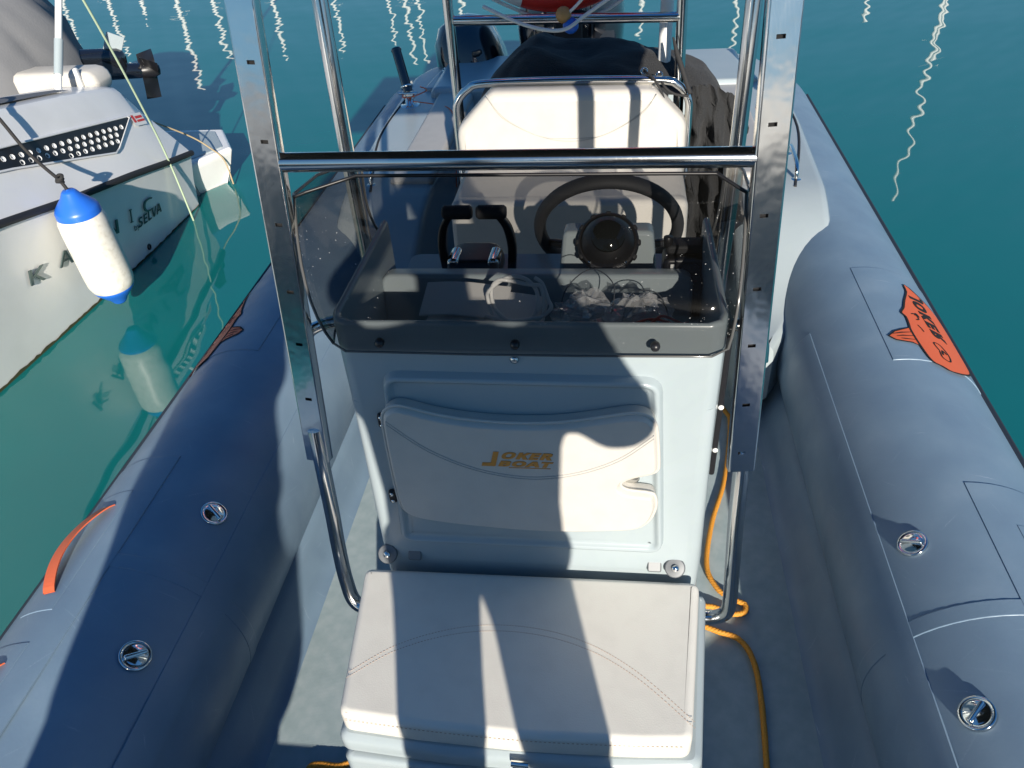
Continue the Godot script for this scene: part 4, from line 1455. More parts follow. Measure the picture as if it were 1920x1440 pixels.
# ------------------------------------------------------------------ loose things
func build_loose_things() -> void:
	var g := Geo.new()
	var n := FastNoiseLite.new()
	n.seed = 9
	n.frequency = 3.2
	n.fractal_octaves = 3
	# black canvas cover heaped behind the helm seat and hanging over its side
	var prof := [Vector2(-0.46, 0.92), Vector2(-0.42, 1.06), Vector2(-0.37, 1.20), Vector2(-0.30, 1.31), Vector2(-0.22, 1.38), Vector2(-0.14, 1.425), Vector2(-0.06, 1.405), Vector2(0.04, 1.385), Vector2(0.14, 1.395), Vector2(0.24, 1.385), Vector2(0.34, 1.365), Vector2(0.42, 1.345), Vector2(0.49, 1.30), Vector2(0.535, 1.22), Vector2(0.56, 1.10), Vector2(0.58, 0.98), Vector2(0.592, 0.86), Vector2(0.60, 0.74), Vector2(0.60, 0.62)]
	var pc := []
	for p in prof: pc.append(Vector3(p.x, p.y, 0))
	var curve := cr(pc, 6)
	var rows := []
	for i in 41:
		var t := i / 40.0
		var z := lerpf(-2.67, -3.50, t)
		var h := -0.06 * pow(1.0 - minf(1.0, t * 5.0), 2.0) - 0.30 * pow(maxf(0.0, t - 0.35) / 0.65, 1.6)
		var row := PackedVector3Array()
		for j in curve.size():
			var p := curve[j]
			var u := float(j) / (curve.size() - 1)
			var side := smoothstep(0.62, 0.8, u)
			var fold: float = n.get_noise_3d(u * 1.6, z * 1.4, 0.0) * 0.035 * (1.0 - side) + side * (0.05 * n.get_noise_2d(z * 3.6, 4.0 + u * 0.6) + 0.02 * sin(z * 38.0 + u * 6.0))
			var nrm := Vector3(0, 1, 0).lerp(Vector3(1, 0.15, 0), side).normalized()
			var y := p.y + h * (1.0 - 0.75 * side)
			var gather := 0.0
			row.append(Vector3(p.x * (1.0 - 0.05 * t), y, z + gather + side * 0.03 * n.get_noise_2d(u * 5.0, z * 2.0)) + nrm * fold)
		rows.append(row)
	g.grid(rows)
	g.facing(0, Vector3.UP)
	var cov := thing("canvas_cover", "crumpled black canvas cover heaped behind the helm seat", "cover", Vector3(0.1, 0.6, -3.0))
	part(cov, "cloth", g, M.canvas)
	# front skirt of the cover falling over the side of the seat
	g = Geo.new()
	rows = []
	for i in 25:
		var t := i / 24.0
		var row := PackedVector3Array()
		for j in 33:
			var u := j / 32.0
			var x := lerpf(0.405, 0.60 + 0.01 * sin(t * 9.0), u)
			var y := lerpf(1.335 - 0.10 * pow(u, 2.2), 0.58, t)
			var zz := -2.655 + 0.045 * sin(u * 17.0 + 2.0 * n.get_noise_1d(t * 2.0)) * smoothstep(0.0, 0.3, t) + 0.05 * n.get_noise_2d(u * 1.5, t * 2.0) - 0.04 * u
			row.append(Vector3(x + 0.012 * n.get_noise_2d(t * 3.0, u), y, zz))
		rows.append(row)
	g.grid(rows)
	g.facing(0, Vector3.BACK)
	part(cov, "skirt", g, M.canvas)
	var eyes := [Vector3(0.245, 1.385, -2.655), Vector3(0.295, 1.372, -2.652)]
	for e in eyes:
		g = Geo.new()
		g.torus(e, 0.009, 0.0035, Basis(Vector3.RIGHT, -0.5), 0, TAU, 16, 8)
		part(cov, "eyelet", g, M.chrome)
	for q in [[eyes[0], Vector3(0.275, 1.375, -2.60), Vector3(0.305, 1.33, -2.575), Vector3(0.312, 1.285, -2.57), Vector3(0.33, 1.23, -2.555), Vector3(0.336, 1.205, -2.552)], [eyes[1], Vector3(0.31, 1.35, -2.60), Vector3(0.345, 1.325, -2.60), Vector3(0.39, 1.315, -2.61)], [Vector3(0.312, 1.290, -2.57), Vector3(0.336, 1.262, -2.56), Vector3(0.362, 1.222, -2.552)]]:
		g = Geo.new()
		g.tube(cr(q, 6), 0.0042, 7)
		part(cov, "lace", g, M.rope_black)
	g = Geo.new()
	g.tube(PackedVector3Array([Vector3(0.335, 1.475, -2.70), Vector3(0.350, 1.43, -2.67), Vector3(0.395, 1.325, -2.60)]), [0.003, 0.009, 0.008], 8)
	part(cov, "strap", g, M.rope_black)
	# lifebuoy
	var lb := thing("lifebuoy", "red and white lifebuoy hanging above the arch bar at the stern", "lifebuoy", Vector3(-0.02, 1.6, -2.80))
	var lc := Vector3(-0.045, 1.917, -2.77)
	var bb := Basis(Vector3.RIGHT, 0.12)
	g = Geo.new()
	g.torus(lc, 0.315, 0.062, bb, 0, TAU, 72, 18)
	part(lb, "ring", g, M.red)
	for a in [-2.07, -0.50, 1.07, 2.64]:
		g = Geo.new()
		g.torus(lc, 0.315, 0.0635, bb, a - 0.16, a + 0.16, 10, 18)
		part(lb, "white_band", g, M.white)
	g = Geo.new()
	var rope := []
	for k in 17:
		var a := TAU * k / 16.0
		var rr2 := 0.375 + 0.03 * absf(sin(a * 2.0 + 1.0))
		rope.append(lc + bb * Vector3(cos(a) * rr2, sin(a) * rr2, 0.03))
	g.tube(cr(rope, 6), 0.006, 7)
	part(lb, "grab_line", g, M.white_cord)
	g = Geo.new()
	g.tube(cr([lc + Vector3(0.10, -0.30, 0.09), lc + Vector3(0.06, -0.34, 0.08), lc + Vector3(0.035, -0.36, 0.065)], 6), 0.005, 7)
	g.tube(cr([lc + Vector3(-0.24, -0.33, 0.05), lc + Vector3(-0.10, -0.385, 0.08), lc + Vector3(0.02, -0.40, 0.10), lc + Vector3(0.10, -0.36, 0.08), lc + Vector3(0.2, -0.30, 0.07)], 8), 0.006, 7)
	part(lb, "cord", g, M.white_cord)
	for b in [[Vector3(0.025, -0.362, 0.065), "wooden_float", M.wood], [Vector3(0.048, -0.395, 0.065), "blue_float", M.blue]]:
		g = Geo.new()
		var sp := []
		for k in 9: sp.append(Vector2(0.026 * sin(PI * k / 8.0), -0.026 * cos(PI * k / 8.0)))
		g.lathe(PackedVector2Array(sp), Transform3D(Basis.IDENTITY, lc + b[0]), 20)
		part(lb, b[1], g, b[2])
	# papers in the tray
	var sheets := [[Vector3(-0.095, 1.315, -1.275), 0.235, 0.10, -0.10, "lowest"], [Vector3(-0.100, 1.327, -1.285), 0.225, 0.095, -0.17, "middle"], [Vector3(-0.14, 1.340, -1.300), 0.175, 0.085, -0.05, "top"]]
	for k in 3:
		var sh = sheets[k]
		g = Geo.new()
		rows = []
		for i in 9:
			var row := PackedVector3Array()
			for j in 13:
				var u := j / 12.0 - 0.5
				var v := i / 8.0 - 0.5
				var bend: float = 0.006 * sin(u * 4.0 + k) + 0.008 * u * u + 0.02 * v
				row.append(sh[0] + Basis(Vector3.UP, sh[3]) * Vector3(u * sh[1], bend - v * 0.045, v * sh[2]))
			rows.append(row)
		g.grid(rows)
		g.facing(0, Vector3.UP)
		var low := g.v.size()
		var r2 := []
		for row in rows:
			var q := PackedVector3Array()
			for p in row: q.append(p - Vector3(0, 0.0025, 0))
			r2.append(q)
		g.grid(r2)
		g.facing(low, Vector3.DOWN)
		var txt: String = ["wide white paper lowest in the tray pile", "folded white paper in the middle of the tray pile", "short white paper on top of the tray pile"][k]
		single("paper_sheet", g, M.paper, txt, "paper", "papers in the tray")
	g = Geo.new()
	var coil := []
	for k in 46:
		var a := k * 0.36 - 2.4
		var rx := 0.063 + 0.012 * sin(k * 0.7)
		coil.append(Vector3(-0.045 + rx * cos(a) + 0.0006 * k, 1.362 + 0.032 * sin(a) + 0.006 * sin(k * 1.3), -1.265 - 0.025 * sin(a) + 0.004 * cos(k * 0.9)))
	g.tube(cr(coil, 4), 0.0040, 8)
	single("white_cable", g, M.white_cord, "coiled white cable lying on the papers in the tray", "cable")
	# crumpled clear bags
	for k in 2:
		g = Geo.new()
		var c: Vector3 = [Vector3(0.105, 1.315, -1.265), Vector3(0.205, 1.318, -1.262)][k]
		rows = []
		for i in 15:
			var v := PI * i / 14.0
			var row := PackedVector3Array()
			for j in 26:
				var a := TAU * j / 26.0
				var d := Vector3(sin(v) * cos(a), cos(v), sin(v) * sin(a))
				var r := 1.0 + 0.55 * n.get_noise_3dv(d * 0.55 + Vector3(k * 5.0, 0, 0)) + 0.30 * n.get_noise_3dv(d * 2.3)
				row.append(c + Vector3(d.x * 0.062, d.y * 0.055, d.z * 0.055) * r)
			rows.append(row)
		g.grid(rows, true, false, -1)
		single("plastic_bag", g, M.plastic, ["larger crumpled clear plastic bag in the tray beside the papers", "smaller crumpled clear plastic bag near the red wires"][k], "plastic bag", "clear bags in the tray")
	g = Geo.new()
	for q in [[Vector3(0.055, 1.29, -1.25), Vector3(0.06, 1.37, -1.28), Vector3(0.11, 1.412, -1.30), Vector3(0.155, 1.39, -1.28), Vector3(0.15, 1.33, -1.25)], [Vector3(0.17, 1.31, -1.25), Vector3(0.19, 1.375, -1.27), Vector3(0.24, 1.375, -1.27), Vector3(0.26, 1.32, -1.25), Vector3(0.22, 1.29, -1.24)], [Vector3(0.18, 1.33, -1.26), Vector3(0.21, 1.365, -1.27), Vector3(0.25, 1.355, -1.27), Vector3(0.265, 1.31, -1.26)]]:
		g.tube(cr(q, 8), 0.0012, 5)
	single("thin_wire", g, M.tube_dark, "thin springy wire curling over the clear bags", "wire")
	g = Geo.new()
	for q in [[Vector3(0.175, 1.325, -1.215), Vector3(0.20, 1.340, -1.225), Vector3(0.235, 1.345, -1.23), Vector3(0.27, 1.337, -1.225), Vector3(0.295, 1.345, -1.22)], [Vector3(0.22, 1.335, -1.22), Vector3(0.245, 1.355, -1.225), Vector3(0.275, 1.345, -1.222), Vector3(0.30, 1.345, -1.2), Vector3(0.31, 1.372, -1.17)], [Vector3(0.285, 1.342, -1.22), Vector3(0.305, 1.35, -1.20), Vector3(0.312, 1.33, -1.18)]]:
		g.tube(cr(q, 6), 0.0028, 6)
	single("red_wire", g, M.red_wire, "short red electrical wires at the tray corner", "wire")
	# orange mooring rope on the deck
	g = Geo.new()
	var fy := 0.313
	var rp2 := [Vector2(0.50, -2.5), Vector2(0.565, -2.224), Vector2(0.58, -2.136), Vector2(0.532, -1.853), Vector2(0.476, -1.665), Vector2(0.445, -1.497), Vector2(0.468, -1.413), Vector2(0.509, -1.379), Vector2(0.538, -1.363), Vector2(0.532, -1.337), Vector2(0.495, -1.331), Vector2(0.450, -1.350), Vector2(0.405, -1.335), Vector2(0.41, -1.295), Vector2(0.454, -1.272), Vector2(0.508, -1.251), Vector2(0.536, -1.197), Vector2(0.543, -1.1), Vector2(0.532, -0.912), Vector2(0.50, -0.6), Vector2(0.3, -0.42), Vector2(-0.1, -0.45), Vector2(-0.53, -0.79), Vector2(-0.47, -0.835), Vector2(-0.40, -0.86)]
	var r3 := []
	for k in rp2.size(): r3.append(Vector3(rp2[k].x, fy + (0.012 if k == 12 else 0.0), rp2[k].y))
	var core := cr(r3, 40)
	for k in 3:
		var strand := PackedVector3Array()
		var run := 0.0
		for i in core.size():
			if i > 0: run += core[i].distance_to(core[i - 1])
			var tdir := (core[mini(i + 1, core.size() - 1)] - core[maxi(i - 1, 0)]).normalized()
			var sidew := tdir.cross(Vector3.UP).normalized()
			var a := run * 230.0 + TAU * k / 3.0
			strand.append(core[i] + sidew * cos(a) * 0.0022 + Vector3.UP * sin(a) * 0.0022)
		g.tube(strand, 0.0060, 6)
	single("orange_rope", g, M.rope_orange, "orange rope winding along the deck beside the console", "rope")
	# orange cords tied to the rod holders
	for s in [-1.0, 1.0]:
		g = Geo.new()
		var o := Vector3(s * 0.93, 0.90, -4.03)
		g.torus(o, 0.03, 0.003, Basis(Vector3.RIGHT, PI / 2), 0, TAU, 20, 6)
		g.tube(cr([o + Vector3(0.03, 0, 0.02), o + Vector3(0.10, 0.02, -0.02), o + Vector3(0.06, 0.03, -0.05)], 5), 0.0028, 6)
		if s < 0:
			g.tube(cr([o + Vector3(0.03, -0.02, 0.03), o + Vector3(0.15, -0.035, 0.04), o + Vector3(0.26, -0.02, 0.18), o + Vector3(0.33, -0.03, 0.45), o + Vector3(0.335, -0.25, 0.6)], 6), 0.0028, 6)
		else:
			g.tube(cr([o + Vector3(-0.02, -0.01, 0.03), o + Vector3(-0.08, -0.05, 0.10), o + Vector3(-0.10, -0.055, 0.18)], 6), 0.0035, 6)
		single("orange_lashing", g, M.orange, "thin orange lashing tied to the left black rod holder" if s < 0 else "short orange lashing tied to the right rod holder", "lashing")


# ------------------------------------------------------------------ white motorboat on the left
const HZ := [-4.67, -4.40, -3.97, -3.40, -2.90, -2.00, -1.00, 0.0, 1.0, 1.8, 2.4]
const HW := [-2.690, -2.690, -2.690, -2.715, -2.745, -2.80, -2.90, -3.05, -3.30, -3.55, -3.74]
const HR := [-2.630, -2.615, -2.600, -2.600, -2.600, -2.60, -2.65, -2.75, -2.98, -3.35, -3.72]
const HY := [0.37, 0.425, 0.52, 0.626, 0.735, 0.90, 1.02, 1.12, 1.20, 1.25, 1.28]


func hull_at(tab: Array, z: float) -> float:
	for i in HZ.size() - 1:
		if z <= HZ[i + 1] or i == HZ.size() - 2:
			return lerpf(tab[i], tab[i + 1], (z - HZ[i]) / (HZ[i + 1] - HZ[i]))
	return tab[0]


func lower_side(z: float, h: float, off := 0.0) -> Vector3:      # h: 0 waterline, 1 rubbing rail
	var x0 := hull_at(HW, z)
	var x1 := hull_at(HR, z)
	var y1 := hull_at(HY, z)
	var n := Vector3(y1, -(x1 - x0), 0).normalized()
	return Vector3(lerpf(x0, x1, h), y1 * h, z) + n * off


func upper_side(z: float, m: float, off := 0.0) -> Vector3:      # m: metres above the rail
	var x := hull_at(HR, z) - 0.36 * m
	return Vector3(x, hull_at(HY, z) + m, z) + Vector3(0.94, 0.34, 0).normalized() * off


func build_white_boat() -> void:
	var wb := thing("motorboat", "white motorboat with a black perforated side vent moored at the left", "motorboat", Vector3(-3.7, 0, -2.0))
	var g := Geo.new()
	var cx := -3.80
	var rows := []
	var lens := []
	for i in HZ.size():
		var z: float = HZ[i]
		var x0: float = HW[i]; var x1: float = HR[i]; var y: float = HY[i]
		var st := 1.0 if i == 0 else 0.0
		var wgt := clampf((absf(x1 - cx) - 0.1) / 1.0, 0.0, 1.0)
		var bow := 1.0 - wgt
		var row := PackedVector3Array([
			Vector3(lerpf(x0, cx, 0.25), -0.35, z), Vector3(x0 - 0.02, -0.06, z), Vector3(x0, 0, z), Vector3(lerpf(x0, x1, 0.5) - 0.006, y * 0.5, z + 0.0), Vector3(x1 - 0.006, y - 0.02, z - 0.012 * st), Vector3(x1, y, z - 0.012 * st),
			Vector3(x1 - 0.012, y + 0.03, z), Vector3(x1 - 0.108 * wgt - 0.01, y + 0.29, z + 0.14 * st), Vector3(x1 - 0.122 * wgt - 0.01, y + 0.31, z + 0.15 * st), Vector3(x1 - 0.165 * wgt - 0.01, y + 0.43, z + 0.20 * st), Vector3(x1 - 0.19 * wgt - 0.01, y + 0.455, z + 0.22 * st), Vector3(x1 - 0.24 * wgt - 0.012, y + 0.465, z + 0.24 * st), Vector3(x1 - 0.46 * wgt - 0.015, y + 0.47, z + 0.30 * st), Vector3(x1 - 0.48 * wgt - 0.018, y + 0.45, z + 0.32 * st), Vector3(x1 - 0.50 * wgt - 0.02, 0.45 + 0.5 * bow, z + 0.34 * st)])
		rows.append(row)
	# finer along the length
	var fine := []
	for i in rows.size() - 1:
		for k in 4:
			var row := PackedVector3Array()
			for j in rows[0].size():
				var p0: Vector3 = rows[maxi(i - 1, 0)][j]
				var p3: Vector3 = rows[mini(i + 2, rows.size() - 1)][j]
				row.append((rows[i][j] as Vector3).cubic_interpolate(rows[i + 1][j], p0, p3, k / 4.0) if i > 0 else (rows[i][j] as Vector3).lerp(rows[i + 1][j], k / 4.0))
			fine.append(row)
	fine.append(rows[-1])
	var mir := func(p: Vector3) -> Vector3: return Vector3(2.0 * cx - p.x, p.y, p.z)
	# split the section at the crease lines so that the edges stay crisp
	var cuts := [[0, 5], [5, 7], [7, 8], [8, 10], [10, 12], [12, 14]]
	for side in 2:
		for c in cuts:
			var f := g.v.size()
			var sub := []
			for row in fine:
				var q := PackedVector3Array()
				for j in range(c[0], c[1] + 1): q.append(row[j] if side == 0 else mir.call(row[j]))
				sub.append(q)
			g.grid(sub, false, false, 10 + c[0] + side * 50)
			var up := Vector3(1 if side == 0 else -1, 0.3, 0) if c[0] < 10 else (Vector3.UP if c[0] == 10 else Vector3(-1 if side == 0 else 1, 0, 0))
			g.facing(f, up)
	# transom and cockpit sole
	var f0 := g.v.size()
	for j in range(0, 11):
		var a: Vector3 = fine[0][j]
		var b: Vector3 = fine[0][j + 1]
		g.quad(a, b, mir.call(b), mir.call(a), -1)
	g.facing(f0, Vector3(0, 0, -1))
	f0 = g.v.size()
	for i in fine.size() - 1:
		var a: Vector3 = fine[i][14]
		var b: Vector3 = fine[i + 1][14]
		g.quad(a, b, mir.call(b), mir.call(a), -1)
	g.facing(f0, Vector3.UP)
	part(wb, "hull", g, M.hull)
	# rubbing rail
	g = Geo.new()
	var rail := []
	var zz := -4.685
	while zz <= 2.3:
		rail.append(lower_side(zz, 1.0, 0.004))
		zz += 0.15
	g.tube(cr(rail, 2), 0.019, 10)
	part(wb, "rubbing_rail", g, M.rubber)
	# slime along the waterline
	g = Geo.new()
	var al := []
	zz = -4.67
	var rg := RandomNumberGenerator.new()
	rg.seed = 12
	while zz <= 2.3:
		var h := 0.010 + rg.randf() * 0.010
		al.append(PackedVector3Array([lower_side(zz, -0.03, 0.003), lower_side(zz, h / 0.6, 0.003)]))
		zz += 0.025
	g.grid(al)
	g.facing(0, Vector3.RIGHT)
	part(wb, "waterline_slime", g, M.algae)
	# vent panel with its rows of holes
	var vp := PackedVector2Array([Vector2(-2.6, 0.275), Vector2(-2.6, 0.225), Vector2(-3.2, 0.20), Vector2(-3.95, 0.130), Vector2(-4.0, 0.145), Vector2(-4.285, 0.288), Vector2(-4.265, 0.297), Vector2(-3.2, 0.298)])
	g = Geo.new()
	var ix := Geometry2D.triangulate_polygon(vp)
	for o in [0.006]:
		for i in range(0, ix.size(), 3):
			g.tri(upper_side(vp[ix[i]].x, vp[ix[i]].y, o), upper_side(vp[ix[i + 1]].x, vp[ix[i + 1]].y, o), upper_side(vp[ix[i + 2]].x, vp[ix[i + 2]].y, o), -1)
		g.facing(0, Vector3.RIGHT)
	var vent := part(wb, "vent_panel", g, M.black, "black vent panel with rows of pale round holes")
	g = Geo.new()
	var ed := []
	for p in vp: ed.append(upper_side(p.x, p.y, 0.004))
	ed.append(ed[0])
	g.tube(PackedVector3Array(ed), 0.006, 6)
	part(vent, "vent_edge", g, M.hull)
	var hole_geo := Geo.new()
	hole_geo.lathe(PackedVector2Array([Vector2(0, -0.003), Vector2(0.011, 0.0005), Vector2(0.0135, 0.0018), Vector2(0.0135, 0.0)]), Transform3D.IDENTITY, 8, -1)
	var hole_mesh := hole_geo.mesh()
	var row_i := 0
	var m0 := 0.150
	while m0 < 0.30:
		var z := -4.24 + (0.030 if row_i % 2 else 0.0)
		while z < -2.75:
			var ok := true
			for a in 8:
				var q := Vector2(z + 0.024 * cos(a * PI / 4), m0 + 0.020 * sin(a * PI / 4))
				if not Geometry2D.is_point_in_polygon(q, vp): ok = false
			if ok:
				var o := MeshInstance3D.new()
				o.mesh = hole_mesh
				o.material_override = M.hull
				o.name = numbered("vent_hole", vent)
				vent.add_child(o, true)
				o.transform = Transform3D(y_basis(Vector3(0.94, 0.34, 0)), upper_side(z, m0, 0.0065))
			z += 0.060
		m0 += 0.033
		row_i += 1
	# raised letters along the side
	var letters := [["K", -3.02, 0.36], ["A", -3.24, 0.335], ["N", -3.66, 0.29], ["I", -3.85, 0.275], ["C", -4.04, 0.255]]
	for l in letters:
		var wdt: float = 0.105 if l[0] != "I" else 0.022
		var zc: float = l[1]
		var yb: float = l[2]
		g = lettering(l[0], func(u: float, v: float, d: float) -> Vector3:
			var z := zc - (u - 0.5) * wdt - v * 0.01
			return lower_side(z, (yb + v * 0.078 - 0.19 * (u - 0.5) * -wdt * -1.0) / hull_at(HY, z), 0.002 + d * 0.006), 500)
		part(wb, "letter", g, M.letter)
	g = lettering("SELVA", func(u: float, v: float, d: float) -> Vector3:
		var z := -3.91 - u * 0.275 - v * 0.012
		return lower_side(z, (0.208 + v * 0.058 - u * 0.022) / hull_at(HY, z), 0.002 + d * 0.001), 700)
	part(wb, "lettering", g, M.letter_dark)
	g = lettering("by", func(u: float, v: float, d: float) -> Vector3:
		var z := -3.865 - u * 0.055
		return lower_side(z, (0.200 + v * 0.045) / hull_at(HY, z), 0.002 + d * 0.001), 500)
	part(wb, "lettering", g, M.letter_dark)
	# dealer's sticker
	g = Geo.new()
	var sq := func(z: float, m: float, o: float) -> Vector3: return upper_side(z, m, o)
	g.quad(sq.call(-4.30, 0.235, 0.002), sq.call(-4.43, 0.235, 0.002), sq.call(-4.43, 0.305, 0.002), sq.call(-4.30, 0.305, 0.002), -1)
	g.facing(0, Vector3.RIGHT)
	var stk := part(wb, "sticker", g, M.white, "small white sticker with red print near the stern")
	g = Geo.new()
	for b in [[-4.31, -4.335, 0.255, 0.298], [-4.345, -4.42, 0.275, 0.290], [-4.345, -4.425, 0.255, 0.268]]:
		g.quad(sq.call(b[0], b[2], 0.003), sq.call(b[1], b[2], 0.003), sq.call(b[1], b[3], 0.003), sq.call(b[0], b[3], 0.003), -1)
	g.facing(0, Vector3.RIGHT)
	part(stk, "print", g, M.red)
	g = Geo.new()
	g.torus(lower_side(-3.97, 0.10, 0.002), 0.014, 0.006, axis_basis(Vector3.RIGHT), 0, TAU, 20, 8)
	part(wb, "drain", g, M.black)
	# grey pad on the gunwale
	g = Geo.new()
	rows = []
	zz = -4.05
	while zz <= 0.5:
		var y := hull_at(HY, zz) + 0.474
		var x := hull_at(HR, zz)
		rows.append(PackedVector3Array([Vector3(x - 0.245, y, zz), Vector3(x - 0.43 + 0.10 * smoothstep(-3.6, -4.05, zz), y + 0.004, zz)]))
		zz += 0.15
	g.grid(rows)
	g.facing(0, Vector3.UP)
	part(wb, "gunwale_pad", g, M.grey_canvas)
	# swim platform
	g = Geo.new()
	var up := Transform3D(Basis(Vector3.RIGHT, Vector3(0, 0, -1), Vector3.UP), Vector3.ZERO)
	g.prism(rp([Vector2(-3.35, 4.70), Vector2(-2.72, 4.74), Vector2(-2.535, 5.06), Vector2(-2.76, 5.44), Vector2(-3.35, 5.44)], 0.02), up, [[0.10, 0.0], [0.012, 0.20], [0.0, 0.24], [0.008, 0.256], [0.02, 0.26]])
	var plat := part(wb, "swim_platform", g, M.hull)
	g = Geo.new()
	g.prism(rp([Vector2(-3.30, 4.78), Vector2(-2.76, 4.80), Vector2(-2.60, 5.06), Vector2(-2.80, 5.38), Vector2(-3.30, 5.38)], 0.02), up, [[0.0, 0.255], [0.0, 0.264], [0.004, 0.266]])
	part(plat, "deck_pad", g, M.gel)
	# cushion and antenna pole
	g = Geo.new()
	g.box(Vector3(-3.23, 0.895, -4.52), Vector3(0.60, 0.15, 0.20), 0.04)
	var seat := part(wb, "aft_seat", g, M.vinyl)
	for x in [-3.55, -3.02]:
		g = Geo.new()
		g.box(Vector3(x, 0.90, -4.405), Vector3(0.025, 0.20, 0.03), 0.008)
		part(seat, "bracket", g, M.white)
	g = Geo.new()
	var pb := Vector3(-3.03, 0.925, -4.20)
	var pd := Vector3(0.0, 0.80, -0.60).normalized()
	g.tube(PackedVector3Array([pb, pb + pd * 2.6]), 0.019, 16)
	var pole := part(wb, "antenna_pole", g, M.white)
	g = Geo.new()
	g.tube(PackedVector3Array([pb + pd * 0.10, pb + pd * 0.30]), 0.024, 16)
	part(pole, "sleeve", g, M.gel)
	g = Geo.new()
	g.lathe(PackedVector2Array([Vector2(0, 0), Vector2(0.05, 0), Vector2(0.05, 0.01), Vector2(0.025, 0.02), Vector2(0, 0.02)]), Transform3D(Basis.IDENTITY, pb + Vector3(0, -0.01, 0.0)), 18)
	part(pole, "foot", g, M.white)
	# tilted outboard under its grey canvas cover
	var eng := thing("outboard_motor", "tilted outboard motor of the white boat under a grey canvas cover", "outboard motor", Vector3(-3.8, 0.5, -4.9))
	g = Geo.new()
	var n := FastNoiseLite.new()
	n.seed = 15
	n.frequency = 1.6
	rows = []
	var exf := Transform3D(Basis(Vector3.UP, 0.25) * Basis(Vector3.RIGHT, 0.35), Vector3(-3.93, 0.52, -4.95))
	for r in [[0.0, 0.50, 0.50], [0.12, 0.56, 0.58], [0.3, 0.58, 0.58], [0.5, 0.56, 0.55], [0.7, 0.52, 0.50], [0.88, 0.42, 0.42], [0.99, 0.25, 0.25], [1.03, 0.02, 0.02]]:
		var row := PackedVector3Array()
		for k in 48:
			var a := TAU * k / 48.0
			var f: float = 1.0 + (0.045 * sin(a * 7.0 + r[0] * 1.5) + 0.02 * sin(a * 17.0 + r[0] * 2.0)) * (1.0 - r[0] * 0.6) + 0.10 * n.get_noise_2d(a * 2.0, r[0] * 3.0)
			row.append(exf * Vector3(cos(a) * r[1] * f, r[0], sin(a) * r[2] * f))
		rows.append(row)
	g.grid(rows, true, false, 0)
	g.closed(0)
	part(eng, "cover", g, M.grey_canvas)
	g = Geo.new()
	var tub := []
	for k in 20:
		var a := TAU * k / 19.0
		tub.append(exf * Vector3(cos(a) * 0.52, 0.02, sin(a) * 0.53))
	g.tube(PackedVector3Array(tub), 0.02, 8)
	part(eng, "cover_hem", g, M.black)
	var leg0 := Vector3(-3.55, 0.90, -4.82)
	var leg1 := Vector3(-3.16, 0.84, -5.08)
	var ld := (leg1 - leg0).normalized()
	var lb := axis_basis(ld)
	g = Geo.new()
	g.box((leg0 + leg1) / 2, Vector3(0.12, 0.20, 0.56), 0.05, lb)
	g.box(leg1 + ld * 0.03 + Vector3(0, -0.05, 0), Vector3(0.10, 0.10, 0.24), 0.045, lb)
	part(eng, "leg", g, M.black_gloss)
	g = Geo.new()
	g.box(leg1 + lb.y * 0.09 - ld * 0.03, Vector3(0.012, 0.20, 0.11), 0.005, lb * Basis(Vector3.RIGHT, 0.4))
	part(eng, "fin", g, M.gel)
	g = Geo.new()
	var hub := leg1 + ld * 0.16 + Vector3(0, -0.05, 0)
	g.lathe(PackedVector2Array([Vector2(0, -0.07), Vector2(0.045, -0.06), Vector2(0.05, 0.03), Vector2(0.03, 0.07), Vector2(0, 0.075)]), Transform3D(y_basis(ld), hub), 18)
	var prop := part(eng, "propeller", g, M.black)
	for k in 3:
		g = Geo.new()
		rows = []
		var a0 := TAU * k / 3.0 + 0.5
		for i in 7:
			var t := i / 6.0
			var r := lerpf(0.04, 0.185, t)
			var wdt := 0.35 + 0.95 * sin(PI * minf(1.0, 0.18 + 0.75 * t))
			var row := PackedVector3Array()
			for j in 7:
				var u := j / 6.0 - 0.5
				var a := a0 + u * wdt * (0.085 / maxf(r, 0.06)) * 0.9
				row.append(hub + lb * Vector3(cos(a) * r, sin(a) * r, u * 0.10))
			rows.append(row)
		g.grid(rows)
		part(prop, "blade", g, M.black)
	# fender
	var fen := thing("fender", "white boat fender with blue ends hanging against the white motorboat", "fender", Vector3(-2.475, 0.08, -3.27))
	var ft := Vector3(-2.470, 0.755, -3.245)
	var fb := Vector3(-2.480, 0.085, -3.285)
	var fx := Transform3D(y_basis(ft - fb), fb)
	var FL := ft.distance_to(fb)
	g = Geo.new()
	g.lathe(PackedVector2Array([Vector2(0.0, 0.10), Vector2(0.085, 0.092), Vector2(0.105, 0.105), Vector2(0.116, 0.14), Vector2(0.118, 0.20), Vector2(0.118, FL - 0.22), Vector2(0.115, FL - 0.17), Vector2(0.103, FL - 0.135), Vector2(0.085, FL - 0.115), Vector2(0, FL - 0.11)]), fx, 40)
	part(fen, "body", g, M.fender)
	for e in 2:
		g = Geo.new()
		var pr := PackedVector2Array()
		for q in [[0.1045, 0.128], [0.1035, 0.104], [0.096, 0.088], [0.072, 0.060], [0.048, 0.034], [0.034, 0.010], [0.026, 0.002], [0.0, 0.0]]:
			pr.append(Vector2(q[0] + 0.002, q[1] if e == 0 else FL - q[1] - 0.012))
		var from := g.v.size()
		g.lathe(pr, fx, 40)
		part(fen, "end_cap", g, M.blue)
		g = Geo.new()
		g.torus(fx * Vector3(0, 0.018 if e == 0 else FL - 0.028, 0), 0.013, 0.008, axis_basis(Vector3.RIGHT), 0, TAU, 18, 8)
		part(fen, "eye", g, M.blue)
	g = Geo.new()
	var top := fx * Vector3(0, FL - 0.02, 0)
